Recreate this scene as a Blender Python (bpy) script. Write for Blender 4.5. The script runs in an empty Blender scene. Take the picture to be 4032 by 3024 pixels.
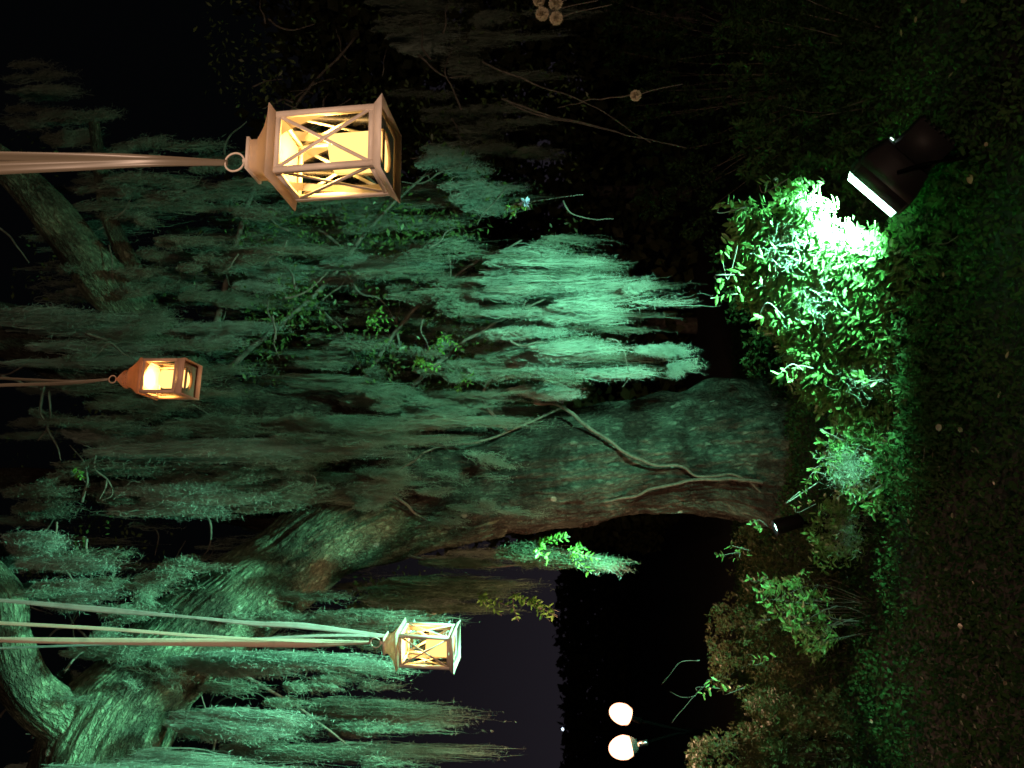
import bpy, math, random
import numpy as np
from mathutils import Vector, Matrix

rng = np.random.default_rng(7)
random.seed(7)
S = bpy.context.scene
COL = S.collection

# ------------------------------------------------------------------ camera
PITCH = math.radians(6.5)
F = 3165.0                      # focal length in pixels of the 4032 px wide frame
CAM = np.array([0.0, 0.0, 1.6])
fwd = np.array([0, math.cos(PITCH), math.sin(PITCH)])
upv = np.array([0, -math.sin(PITCH), math.cos(PITCH)])
rgt = np.array([1.0, 0, 0])
cd = bpy.data.cameras.new('camera'); cam = bpy.data.objects.new('camera', cd); COL.objects.link(cam)
cd.sensor_width = 36; cd.lens = 36 * F / 4032; cd.clip_start = 0.05; cd.clip_end = 2000
# the phone was held upright but the picture is stored lying on its side: world up points to the left
m = Matrix(((-upv[0], rgt[0], -fwd[0], CAM[0]), (-upv[1], rgt[1], -fwd[1], CAM[1]),
            (-upv[2], rgt[2], -fwd[2], CAM[2]), (0, 0, 0, 1)))
cam.matrix_world = m
S.camera = cam
cd.dof.use_dof = True; cd.dof.focus_distance = 2.0; cd.dof.aperture_fstop = 9.0   # small phone lens focused on the lanterns

# ------------------------------------------------------------------ night sky
W = bpy.data.worlds.new('World'); S.world = W; W.use_nodes = True
nt = W.node_tree; nt.nodes.clear()
o_ = nt.nodes.new('ShaderNodeOutputWorld'); b_ = nt.nodes.new('ShaderNodeBackground')
tc = nt.nodes.new('ShaderNodeTexCoord'); sx = nt.nodes.new('ShaderNodeSeparateXYZ'); rp = nt.nodes.new('ShaderNodeValToRGB')
rp.color_ramp.elements[0].position = 0.0; rp.color_ramp.elements[0].color = (.0125, .0105, .0145, 1)
rp.color_ramp.elements[1].position = 0.38; rp.color_ramp.elements[1].color = (.0008, .0010, .0012, 1)
nt.links.new(tc.outputs['Generated'], sx.inputs[0]); nt.links.new(sx.outputs[2], rp.inputs[0])
nt.links.new(rp.outputs[0], b_.inputs[0]); b_.inputs[1].default_value = 1.0; nt.links.new(b_.outputs[0], o_.inputs[0])

S.view_settings.view_transform = 'Standard'; S.view_settings.look = 'None'
S.view_settings.exposure = 0.0; S.view_settings.gamma = 1.0
S.render.engine = 'CYCLES'
S.cycles.use_denoising = True
S.cycles.max_bounces = 8; S.cycles.diffuse_bounces = 3; S.cycles.transparent_max_bounces = 16
S.cycles.caustics_reflective = False; S.cycles.caustics_refractive = False
S.cycles.sample_clamp_indirect = 3.0

GREEN = (.29, 1.0, .62)
WARM = (1.0, .56, .34)

# ------------------------------------------------------------------ helpers
def P(x, y, d):
    """Point seen at pixel (x, y) of the 4032 x 3024 photograph at distance d along the view axis."""
    return CAM + d * fwd + (2016 - x) / F * d * upv + (1512 - y) / F * d * rgt

def PA(x, y, d):
    x = np.asarray(x, float); y = np.asarray(y, float); d = np.asarray(d, float)
    return (CAM + d[..., None] * fwd + ((2016 - x) / F * d)[..., None] * upv + ((1512 - y) / F * d)[..., None] * rgt)

def proj(p):
    q = p - CAM; d = q @ fwd
    return 2016 - (q @ upv) / d * F, 1512 - (q @ rgt) / d * F, d

def norm(v):
    v = np.asarray(v, float); return v / np.maximum(np.linalg.norm(v, axis=-1, keepdims=True), 1e-9)

_perm = rng.permutation(256)
def vnoise(p):
    """value noise, p (...,3) -> -1..1"""
    p = np.asarray(p, float); i = np.floor(p).astype(int); f = p - i; f = f * f * (3 - 2 * f)
    def h(a, b, c): return _perm[(_perm[(_perm[a & 255] + b) & 255] + c) & 255] / 127.5 - 1
    r = 0
    for dx in (0, 1):
        for dy in (0, 1):
            for dz in (0, 1):
                w = (f[..., 0] if dx else 1 - f[..., 0]) * (f[..., 1] if dy else 1 - f[..., 1]) * (f[..., 2] if dz else 1 - f[..., 2])
                r = r + w * h(i[..., 0] + dx, i[..., 1] + dy, i[..., 2] + dz)
    return r

def mesh_np(name, V, faces, mat=None, smooth=False, uv=None):
    """V (n,3); faces: list of (m,k) index arrays"""
    me = bpy.data.meshes.new(name)
    V = np.asarray(V, np.float32)
    if not isinstance(faces, list): faces = [faces]
    faces = [np.asarray(f, np.int32) for f in faces if len(f)]
    loops = np.concatenate([f.ravel() for f in faces])
    tot = np.concatenate([np.full(len(f), f.shape[1], np.int32) for f in faces])
    st = np.concatenate([[0], np.cumsum(tot)[:-1]]).astype(np.int32)
    me.vertices.add(len(V)); me.vertices.foreach_set('co', V.ravel())
    me.loops.add(len(loops)); me.loops.foreach_set('vertex_index', loops)
    me.polygons.add(len(tot)); me.polygons.foreach_set('loop_start', st); me.polygons.foreach_set('loop_total', tot)
    if smooth: me.polygons.foreach_set('use_smooth', np.ones(len(tot), bool))
    if uv is not None:
        l = me.uv_layers.new(name='UVMap'); l.data.foreach_set('uv', np.asarray(uv, np.float32)[loops].ravel())
    me.update(calc_edges=True)
    if mat: me.materials.append(mat)
    return me

def link(name, me, parent=None, loc=None, rot=None):
    o = bpy.data.objects.new(name, me); COL.objects.link(o)
    if parent is not None: o.parent = parent
    if loc is not None: o.location = [float(a) for a in loc]
    if rot is not None: o.rotation_euler = rot
    return o

def tag(o, label=None, cat=None, group=None, kind=None):
    if label: o['label'] = label
    if cat: o['category'] = cat
    if group: o['group'] = group
    if kind: o['kind'] = kind
    return o

def thing(name, label, cat, loc=(0, 0, 0), rot=None, group=None):
    o = link(name, None, None, loc, rot); o.empty_display_size = .05
    return tag(o, label, cat, group)

class MB:
    def __init__(s): s.V = []; s.F = {}; s.n = 0; s.UV = []
    def add(s, V, F, uv=None):
        V = np.asarray(V, float).reshape(-1, 3); F = np.asarray(F, int)
        s.F.setdefault(F.shape[1], []).append(F + s.n); s.V.append(V); s.n += len(V)
        s.UV.append(np.zeros((len(V), 2)) if uv is None else uv)
    def box(s, c, h, R=None):
        c = np.array(c, float); h = np.array(h, float)
        v = np.array([[x, y, z] for x in (-1, 1) for y in (-1, 1) for z in (-1, 1)]) * h
        if R is not None: v = v @ np.array(R).T
        s.add(v + c, [[0, 1, 3, 2], [4, 6, 7, 5], [0, 4, 5, 1], [2, 3, 7, 6], [0, 2, 6, 4], [1, 5, 7, 3]])
    def bar(s, a, b, w, t):
        """rectangular bar from a to b, w across in the plane containing z, t the other way"""
        a = np.array(a, float); b = np.array(b, float); d = norm(b - a)
        ref = np.array([0, 0, 1.]) if abs(d[2]) < .95 else np.array([1., 0, 0])
        u = norm(np.cross(d, ref)); w_ = np.cross(u, d)
        R = np.stack([d, u, w_], 1)
        s.box((a + b) / 2, (np.linalg.norm(b - a) / 2, t / 2, w / 2), R)
    def loft(s, rings, close=True, cap0=False, cap1=False):
        rings = [np.asarray(r, float) for r in rings]; k = len(rings[0]); n0 = s.n
        s.add(np.concatenate(rings), np.zeros((0, 4), int))
        f = []
        for i in range(len(rings) - 1):
            for j in range(k if close else k - 1):
                a = i * k + j; b = i * k + (j + 1) % k; f.append([a, b, b + k, a + k])
        s.F.setdefault(4, []).append(np.array(f) + n0)
        if cap0: s.F.setdefault(k, []).append(np.array([list(range(k))[::-1]]) + n0)
        if cap1: s.F.setdefault(k, []).append(np.array([list(range((len(rings) - 1) * k, len(rings) * k))]) + n0)
    def lathe(s, prof, k=24, c=(0, 0, 0), cap0=False, cap1=False):
        a = np.linspace(0, 2 * np.pi, k, endpoint=False); c = np.array(c, float)
        s.loft([np.stack([r * np.cos(a), r * np.sin(a), np.full(k, z)], 1) + c for r, z in prof], True, cap0, cap1)
    def tube(s, pts, rad, k=8, cap=True):
        V, Fq, uv = tube_np(pts, rad, k); s.add(V, Fq, uv)
        if cap:
            n = len(V) // k
            s.F.setdefault(k, []).append(np.array([list(range(k))[::-1], list(range((n - 1) * k, n * k))]) + s.n - len(V))
    def mesh(s, name, mat, smooth=False):
        return mesh_np(name, np.concatenate(s.V), [np.concatenate(f) for f in s.F.values() if sum(len(q) for q in f)],
                       mat, smooth, np.concatenate(s.UV))
    def obj(s, name, mat, parent=None, smooth=False, loc=None, rot=None):
        return link(name, s.mesh(name, mat, smooth), parent, loc, rot)

def resample(pts, n):
    """Catmull-Rom through rows of pts (any columns)"""
    pts = np.asarray(pts, float)
    if len(pts) < 3:
        t = np.linspace(0, 1, n)[:, None]; return pts[0] * (1 - t) + pts[-1] * t
    q = np.vstack([2 * pts[0] - pts[1], pts, 2 * pts[-1] - pts[-2]])
    t = np.linspace(0, len(pts) - 1 - 1e-6, n); i = t.astype(int); f = (t - i)[:, None]
    a, b, c, d = q[i], q[i + 1], q[i + 2], q[i + 3]
    return .5 * (2 * b + (c - a) * f + (2 * a - 5 * b + 4 * c - d) * f ** 2 + (3 * b - a - 3 * c + d) * f ** 3)

def frames(pts):
    T = norm(np.gradient(pts, axis=0)); u = np.cross(T[0], [0.3, .2, .9]); u = norm(u); U = [u]
    for i in range(1, len(pts)):
        u = U[-1] - T[i] * np.dot(U[-1], T[i]); U.append(norm(u))
    U = np.array(U); return T, U, np.cross(T, U)

def tube_np(pts, rad, k):
    pts = np.asarray(pts, float); n = len(pts); rad = np.broadcast_to(np.asarray(rad, float), (n,))
    T, U, B = frames(pts); a = np.linspace(0, 2 * np.pi, k, endpoint=False)
    V = pts[:, None] + rad[:, None, None] * (np.cos(a)[None, :, None] * U[:, None] + np.sin(a)[None, :, None] * B[:, None])
    i = np.arange(n - 1)[:, None] * k; j = np.arange(k)[None]; j2 = (j + 1) % k
    Fq = np.stack([i + j, i + j2, i + k + j2, i + k + j], -1).reshape(-1, 4)
    s = np.concatenate([[0], np.cumsum(np.linalg.norm(np.diff(pts, axis=0), axis=1))])
    uv = np.stack([np.broadcast_to(a[None] * rad.mean(), (n, k)), np.broadcast_to(s[:, None], (n, k))], -1).reshape(-1, 2)
    return V.reshape(-1, 3), Fq, uv

# leaves: folded blade, 7 vertices, 6 triangles
LT = np.array([[0, 0, 0], [.28, -.5, .06], [.28, 0, -.05], [.28, .5, .06], [.66, -.42, .03], [.66, 0, -.06], [.66, .42, .03], [1, 0, 0.02]])
LT[1:4, 1] *= .85
LF = np.array([[0, 1, 2], [0, 2, 3], [1, 4, 5], [1, 5, 2], [2, 5, 6], [2, 6, 3], [4, 7, 5], [5, 7, 6]])
def leaf_frames(D, N):
    D = norm(D); N = N - D * np.sum(N * D, -1, keepdims=True); N = norm(N); return D, np.cross(N, D), N
def leaves_np(pos, D, N, L, Wd):
    D, X, N = leaf_frames(D, N); L = np.asarray(L)[:, None, None]; Wd = np.asarray(Wd)[:, None, None]
    V = (pos[:, None] + LT[None, :, 0:1] * L * D[:, None] + LT[None, :, 1:2] * Wd * X[:, None] + LT[None, :, 2:3] * L * N[:, None])
    Fc = LF[None] + (np.arange(len(pos)) * 8)[:, None, None]
    return V.reshape(-1, 3), Fc.reshape(-1, 3)
# cheap leaf: a bent kite of 2 triangles
def kites_np(pos, D, N, L, Wd):
    D, X, N = leaf_frames(D, N); L = np.asarray(L)[:, None]; Wd = np.asarray(Wd)[:, None]
    V = np.stack([pos, pos + D * L * .45 - X * Wd * .5, pos + D * L, pos + D * L * .45 + X * Wd * .5 + N * L * .08], 1)
    b = (np.arange(len(pos)) * 4)[:, None]
    return V.reshape(-1, 3), np.concatenate([b + [0, 1, 2], b + [0, 2, 3]])

# ------------------------------------------------------------------ materials
def new_mat(name):
    m = bpy.data.materials.new(name); m.use_nodes = True; n = m.node_tree; n.nodes.clear()
    out = n.nodes.new('ShaderNodeOutputMaterial'); return m, n, out
def N_(n, t, **kw):
    q = n.nodes.new(t)
    for k, v in kw.items():
        if k in q.inputs.keys() if isinstance(k, str) else False: q.inputs[k].default_value = v
        else: setattr(q, k, v)
    return q
def principled(name, col, rough=.6, metal=0, spec=.4, var=0.0, scale=30, bump=0.0, bscale=200):
    m, n, out = new_mat(name); p = n.nodes.new('ShaderNodeBsdfPrincipled')
    p.inputs['Base Color'].default_value = (*col, 1); p.inputs['Roughness'].default_value = rough
    p.inputs['Metallic'].default_value = metal; p.inputs['Specular IOR Level'].default_value = spec
    tcn = n.nodes.new('ShaderNodeTexCoord')
    if var:
        no = n.nodes.new('ShaderNodeTexNoise'); no.inputs['Scale'].default_value = scale; no.inputs['Detail'].default_value = 5
        n.links.new(tcn.outputs['Object'], no.inputs['Vector'])
        r = n.nodes.new('ShaderNodeValToRGB')
        r.color_ramp.elements[0].position = .3; r.color_ramp.elements[1].position = .7
        r.color_ramp.elements[0].color = tuple(c * (1 - var) for c in col) + (1,); r.color_ramp.elements[1].color = tuple(min(1, c * (1 + var)) for c in col) + (1,)
        n.links.new(no.outputs[0], r.inputs[0]); n.links.new(r.outputs[0], p.inputs['Base Color'])
    if bump:
        no = n.nodes.new('ShaderNodeTexNoise'); no.inputs['Scale'].default_value = bscale
        n.links.new(tcn.outputs['Object'], no.inputs['Vector'])
        bp = n.nodes.new('ShaderNodeBump'); bp.inputs['Strength'].default_value = bump; bp.inputs['Distance'].default_value = .002
        n.links.new(no.outputs[0], bp.inputs['Height']); n.links.new(bp.outputs[0], p.inputs['Normal'])
    n.links.new(p.outputs[0], out.inputs[0]); return m
def leafy(name, c0, c1, transl=.35, gloss=.25, scale=9):
    """leaf blade: diffuse + light passing through + waxy gloss, colour varied by place"""
    m, n, out = new_mat(name); tcn = n.nodes.new('ShaderNodeTexCoord'); no = n.nodes.new('ShaderNodeTexNoise')
    no.inputs['Scale'].default_value = scale; no.inputs['Detail'].default_value = 6; no.inputs['Roughness'].default_value = .7
    n.links.new(tcn.outputs['Object'], no.inputs['Vector'])
    r = n.nodes.new('ShaderNodeValToRGB'); r.color_ramp.elements[0].position = .35; r.color_ramp.elements[1].position = .65
    r.color_ramp.elements[0].color = (*c0, 1); r.color_ramp.elements[1].color = (*c1, 1); n.links.new(no.outputs[0], r.inputs[0])
    p = n.nodes.new('ShaderNodeBsdfPrincipled'); p.inputs['Roughness'].default_value = .42; p.inputs['Specular IOR Level'].default_value = gloss
    t = n.nodes.new('ShaderNodeBsdfTranslucent'); mx = n.nodes.new('ShaderNodeMixShader'); mx.inputs[0].default_value = transl
    n.links.new(r.outputs[0], p.inputs['Base Color']); n.links.new(r.outputs[0], t.inputs[0])
    n.links.new(p.outputs[0], mx.inputs[1]); n.links.new(t.outputs[0], mx.inputs[2]); n.links.new(mx.outputs[0], out.inputs[0]); return m
def emit(name, col, s):
    m, n, out = new_mat(name); e = n.nodes.new('ShaderNodeEmission'); e.inputs[0].default_value = (*col, 1); e.inputs[1].default_value = s
    n.links.new(e.outputs[0], out.inputs[0]); return m
def bulb_mat():
    m, n, out = new_mat('lit_frosted_bulb'); L = n.links.new; e = n.nodes.new('ShaderNodeEmission'); lw = n.nodes.new('ShaderNodeLayerWeight'); lw.inputs[0].default_value = .5
    r = n.nodes.new('ShaderNodeValToRGB'); r.color_ramp.elements[0].position = .0; r.color_ramp.elements[0].color = (1, 1, 1, 1); r.color_ramp.elements[1].position = .92; r.color_ramp.elements[1].color = (.11, .11, .11, 1)
    mu = n.nodes.new('ShaderNodeMath'); mu.operation = 'MULTIPLY'; mu.inputs[1].default_value = 14; L(lw.outputs['Facing'], r.inputs[0]); L(r.outputs[0], mu.inputs[0]); L(mu.outputs[0], e.inputs[1])
    e.inputs[0].default_value = (1.0, .44, .24, 1); L(e.outputs[0], out.inputs[0]); return m
def bark_mat(name='oak_bark', brown=(.045, .034, .026), lich=(.125, .14, .105), t0=.44, mul=.45):
    m, n, out = new_mat(name); L = n.links.new
    uv = n.nodes.new('ShaderNodeUVMap'); mp = n.nodes.new('ShaderNodeMapping'); mp.inputs['Scale'].default_value = (19, 7.5, 1); L(uv.outputs[0], mp.inputs[0])
    tcn = n.nodes.new('ShaderNodeTexCoord')
    wn = n.nodes.new('ShaderNodeTexNoise'); wn.inputs['Scale'].default_value = 4; wn.inputs['Detail'].default_value = 3; L(mp.outputs[0], wn.inputs['Vector'])
    ad = n.nodes.new('ShaderNodeMixRGB'); ad.blend_type = 'ADD'; ad.inputs[0].default_value = .8; L(mp.outputs[0], ad.inputs[1]); L(wn.outputs['Color'], ad.inputs[2])
    vo = n.nodes.new('ShaderNodeTexVoronoi'); vo.feature = 'DISTANCE_TO_EDGE'; vo.inputs['Scale'].default_value = 1.5; L(ad.outputs[0], vo.inputs['Vector'])
    cr = n.nodes.new('ShaderNodeValToRGB'); cr.color_ramp.elements[0].position = 0; cr.color_ramp.elements[1].position = .34; L(vo.outputs['Distance'], cr.inputs[0])
    fn = n.nodes.new('ShaderNodeTexNoise'); fn.inputs['Scale'].default_value = 3; fn.inputs['Detail'].default_value = 8; fn.inputs['Roughness'].default_value = .7; L(mp.outputs[0], fn.inputs['Vector'])
    ln = n.nodes.new('ShaderNodeTexNoise'); ln.inputs['Scale'].default_value = 2.6; ln.inputs['Detail'].default_value = 9; ln.inputs['Roughness'].default_value = .68; L(tcn.outputs['Object'], ln.inputs['Vector'])
    lr = n.nodes.new('ShaderNodeValToRGB'); lr.color_ramp.elements[0].position = t0; lr.color_ramp.elements[1].position = t0 + .16; L(ln.outputs[0], lr.inputs[0])
    c1 = n.nodes.new('ShaderNodeMixRGB'); c1.inputs[1].default_value = (*brown, 1); c1.inputs[2].default_value = (*lich, 1); L(lr.outputs[0], c1.inputs[0])
    c2 = n.nodes.new('ShaderNodeMixRGB'); c2.blend_type = 'MULTIPLY'; c2.inputs[0].default_value = mul; L(c1.outputs[0], c2.inputs[1]); L(cr.outputs[0], c2.inputs[2])
    c3 = n.nodes.new('ShaderNodeMixRGB'); c3.blend_type = 'OVERLAY'; c3.inputs[0].default_value = .8; L(c2.outputs[0], c3.inputs[1]); L(fn.outputs[0], c3.inputs[2])
    # pale round lichen spots
    v2 = n.nodes.new('ShaderNodeTexVoronoi'); v2.inputs['Scale'].default_value = 3.4; L(tcn.outputs['Object'], v2.inputs['Vector'])
    sr = n.nodes.new('ShaderNodeValToRGB'); sr.color_ramp.elements[0].position = .07; sr.color_ramp.elements[0].color = (1, 1, 1, 1); sr.color_ramp.elements[1].position = .10; sr.color_ramp.elements[1].color = (0, 0, 0, 1); L(v2.outputs['Distance'], sr.inputs[0])
    c4 = n.nodes.new('ShaderNodeMixRGB'); c4.inputs[2].default_value = (.33, .36, .29, 1); L(sr.outputs[0], c4.inputs[0]); L(c3.outputs[0], c4.inputs[1])
    p = n.nodes.new('ShaderNodeBsdfPrincipled'); p.inputs['Roughness'].default_value = .9; p.inputs['Specular IOR Level'].default_value = .1; L(c4.outputs[0], p.inputs['Base Color'])
    hm = n.nodes.new('ShaderNodeMixRGB'); hm.blend_type = 'ADD'; hm.inputs[0].default_value = .5; L(cr.outputs[0], hm.inputs[1]); L(fn.outputs[0], hm.inputs[2])
    bp = n.nodes.new('ShaderNodeBump'); bp.inputs['Strength'].default_value = .9; bp.inputs['Distance'].default_value = .03; L(hm.outputs[0], bp.inputs['Height']); L(bp.outputs[0], p.inputs['Normal'])
    L(p.outputs[0], out.inputs[0]); return m
def glass_mat():
    m, n, out = new_mat('thin_glass'); L = n.links.new
    t = n.nodes.new('ShaderNodeBsdfTransparent'); t.inputs[0].default_value = (.93, .95, .94, 1)
    g = n.nodes.new('ShaderNodeBsdfGlossy'); g.inputs['Roughness'].default_value = .02; lw = n.nodes.new('ShaderNodeLayerWeight'); lw.inputs[0].default_value = .02
    mx = n.nodes.new('ShaderNodeMixShader'); L(lw.outputs['Fresnel'], mx.inputs[0]); L(t.outputs[0], mx.inputs[1]); L(g.outputs[0], mx.inputs[2]); L(mx.outputs[0], out.inputs[0]); return m
def sheet_mat(name, col, tr):
    m, n, out = new_mat(name); L = n.links.new; tcn = n.nodes.new('ShaderNodeTexCoord'); no = n.nodes.new('ShaderNodeTexNoise'); no.inputs['Scale'].default_value = 14; no.inputs['Detail'].default_value = 8
    L(tcn.outputs['Object'], no.inputs['Vector']); r = n.nodes.new('ShaderNodeValToRGB'); r.color_ramp.elements[0].position = .28; r.color_ramp.elements[1].position = .5
    r.color_ramp.elements[0].color = tuple(c * .72 for c in col) + (1,); r.color_ramp.elements[1].color = (*col, 1); L(no.outputs[0], r.inputs[0])
    p = n.nodes.new('ShaderNodeBsdfPrincipled'); p.inputs['Roughness'].default_value = .5; L(r.outputs[0], p.inputs['Base Color'])
    t = n.nodes.new('ShaderNodeBsdfTranslucent'); L(r.outputs[0], t.inputs[0]); mx = n.nodes.new('ShaderNodeMixShader'); mx.inputs[0].default_value = tr
    L(p.outputs[0], mx.inputs[1]); L(t.outputs[0], mx.inputs[2]); L(mx.outputs[0], out.inputs[0]); return m

M = dict(
    bark=bark_mat(mul=.5), lit_lichen_bark=bark_mat('brightened_lichen_bark', (.065, .07, .05), (.21, .26, .17), .42),  # second bark has lichen, also paled to put brighter light into the colour
    vine=principled('vine_bark', (.10, .08, .06), .85, var=.4, scale=40, bump=.6, bscale=120),
    twig=principled('twig_bark', (.11, .10, .08), .9, var=.5, scale=20),
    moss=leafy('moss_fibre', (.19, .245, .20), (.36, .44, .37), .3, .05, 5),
    moss2=leafy('dimmed_moss_fibre', (.11, .14, .105), (.24, .30, .23), .3, .05, 5),  # darker copy of the moss, dimmer light put into the colour
    moss3=leafy('shade_tinted_moss_fibre', (.06, .10, .06), (.13, .19, .12), .3, .05, 5),  # darker, greener moss copy: weak green light put into the colour
    azalea=leafy('azalea_leaf', (.065, .17, .04), (.16, .31, .09), .35, .45, 14),
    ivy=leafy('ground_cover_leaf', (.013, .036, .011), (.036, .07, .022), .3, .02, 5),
    box=leafy('bush_leaf', (.04, .06, .02), (.09, .095, .04), .3, .1, 4),
    oakleaf=leafy('oak_leaf', (.05, .10, .03), (.13, .2, .06), .35, .4, 6),
    fern=leafy('fern_leaf', (.10, .26, .05), (.2, .4, .08), .4, .3, 10),
    litter=leafy('dead_leaf', (.12, .08, .05), (.3, .24, .16), .2, .2, 20),
    petal=leafy('cream_petal', (.55, .5, .36), (.7, .64, .46), .3, .2, 60),
    blue=leafy('pale_blue_petal', (.4, .5, .75), (.55, .65, .85), .3, .2, 60),
    soil=principled('soil', (.007, .006, .005), .95, var=.5, scale=14, bump=1, bscale=40),
    cream=principled('cream_paint', (.86, .76, .65), .45, var=.08, scale=30),
    cream_sheet=sheet_mat('cream_painted_sheet', (.84, .72, .58), .42),
    orange_sheet=sheet_mat('rust_painted_sheet', (.62, .34, .20), .30), ceiling=sheet_mat('thin_ceiling_sheet', (.85, .75, .6), .45),
    orange=principled('rust_paint', (.60, .38, .28), .5, var=.1, scale=30),
    white=principled('white_paint', (.5, .52, .52), .45, var=.06),
    glass=glass_mat(), ribbon=principled('satin_ribbon', (.21, .18, .13), .35, spec=.6),
    ribbon_t=sheet_mat('tan_satin_ribbon', (.78, .68, .56), .3), ribbon_w=sheet_mat('white_satin_ribbon', (.55, .55, .52), .4),
    candle=emit('glowing_wax', (1.0, .56, .16), 2.4),
    wax=principled('white_wax', (.8, .78, .72), .5),
    black=principled('black_housing', (.010, .009, .009), .6, spec=.2, bump=.2),
    darkmetal=principled('dark_metal', (.0015, .0015, .0015), .9, .0, .0),
    steel=principled('steel', (.6, .6, .6), .3, 1.0),
    floodglass=emit('lit_flood_glass', (.55, 1.0, .85), 14),
    leak=emit('light_leak', (.7, 1.0, .9), 3),
    bulb=bulb_mat(),
    farlamp=emit('far_lamp', (.7, .85, 1.0), 3),
    shade=principled('pale_shade', (.09, .08, .075), .8, spec=.1),
)

# ================================================================== LIGHT FIXTURES (lamps of the place, plus an added spotlight and post lamp)
def area_light(name, loc, n, sx, sy, power, col, spread=math.pi, parent=None):
    l = bpy.data.lights.new(name, 'AREA'); l.shape = 'RECTANGLE'; l.size = sx; l.size_y = sy; l.energy = power; l.color = col; l.spread = spread
    o = link(name, l, None); n = Vector(n).normalized(); o.rotation_mode = 'QUATERNION'
    o.rotation_quaternion = (-n).to_track_quat('Z', 'Y'); o.location = [float(a) for a in loc]; return o

def place_basis(o, X, Y, Z, loc):
    o.matrix_world = Matrix(((X[0], Y[0], Z[0], loc[0]), (X[1], Y[1], Z[1], loc[1]), (X[2], Y[2], Z[2], loc[2]), (0, 0, 0, 1)))

# --- floodlight beside the azalea
FL = P(3452, 738, 3.44); FN = norm([-.64, .50, .60])
Fx = norm(np.array([-.59, 0, -.81]) - FN * np.dot([-.59, 0, -.81], FN)); Fy = np.cross(FN, Fx)
fl = thing('floodlight', 'black square floodlight shining cyan white beside the bright azalea', 'floodlight')
place_basis(fl, Fx * .9, Fy * .9, FN * .9, FL)
b = MB()
for sg in (-1, 1):
    b.box((sg * .142, 0, -.02), (.008, .105, .03)); b.box((0, sg * .105, -.02), (.134, .008, .03))
b.obj('bezel', M['black'], fl)
b = MB(); q = lambda hx, hy, z: [(-hx, -hy, z), (hx, -hy, z), (hx, hy, z), (-hx, hy, z)]
b.loft([q(.148, .112, -.05), q(.145, .11, -.09), q(.125, .095, -.15), q(.118, .09, -.185)], True, True, True)
b.obj('housing', M['black'], fl)
b = MB(); b.box((.01, 0, -.265), (.095, .07, .075)); b.obj('gear_box', M['black'], fl)
for k in range(7):
    b = MB(); b.box((-.075 + k * .028, 0, -.345), (.004, .068, .006)); b.obj('cooling_fin', M['black'], fl)
b = MB(); b.box((0, 0, .02), (.132, .097, .022)); b.obj('glass', M['floodglass'], fl)
for sx_ in (-.10, .085):
    b = MB(); b.lathe([(.001, .009), (.009, .007), (.010, 0)], 12, (sx_, .0, -.19)); s = b.mesh('glowing_screw', M['leak'])
    link('glowing_screw', s, fl, (0, -.099, 0))  # heads glow by emission to imitate light leaking from the housing
b = MB(); pts = resample([(.0, .12, -.12), (.06, .125, -.22), (.16, .125, -.34), (.16, -.125, -.34), (.06, -.125, -.22), (0, -.12, -.12)], 24)
b.tube(pts, .008, 6); b.obj('bracket', M['darkmetal'], fl)
area_light('floodlight_beam', FL + FN * .046, FN, .25, .18, 530, GREEN, math.radians(114))

# --- small spotlight added half hidden behind the shrubs to brighten the left limb
SL = P(3060, 2075, 5.1); ST = P(360, 2870, 5.0); SN = norm(ST - SL)
sp = thing('added_bullet_spotlight', 'added small bullet spotlight glaring green white through the shrub leaves left of the trunk', 'spotlight')
Sx = norm(np.cross(SN, [0, 0, 1])); Sy = np.cross(SN, Sx); place_basis(sp, Sx, Sy, SN, SL)
b = MB(); b.lathe([(.02, -.17), (.045, -.15), (.05, 0.0), (.052, .02), (.046, .02), (.044, -.01)], 20, cap0=True); b.obj('housing', M['black'], sp, True)
b = MB(); b.lathe([(.001, .0), (.044, -.001)], 20); b.obj('lens', M['floodglass'], sp)
b = MB(); b.bar((0, 0, -.1), (0, 0, -.1) + np.array([[Sx @ [0, 0, -1], Sy @ [0, 0, -1], SN @ [0, 0, -1]]])[0] * (SL[2] + .02), .015, .015); b.obj('stake', M['darkmetal'], sp)
l = bpy.data.lights.new('spot_beam', 'SPOT'); l.energy = 3100; l.color = GREEN; l.spot_size = math.radians(58); l.spot_blend = 1.0; l.shadow_soft_size = .04
so = link('spot_beam', l, None, SL + SN * .03); so.rotation_mode = 'QUATERNION'; so.rotation_quaternion = (-Vector(SN)).to_track_quat('Z', 'Y')

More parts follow.
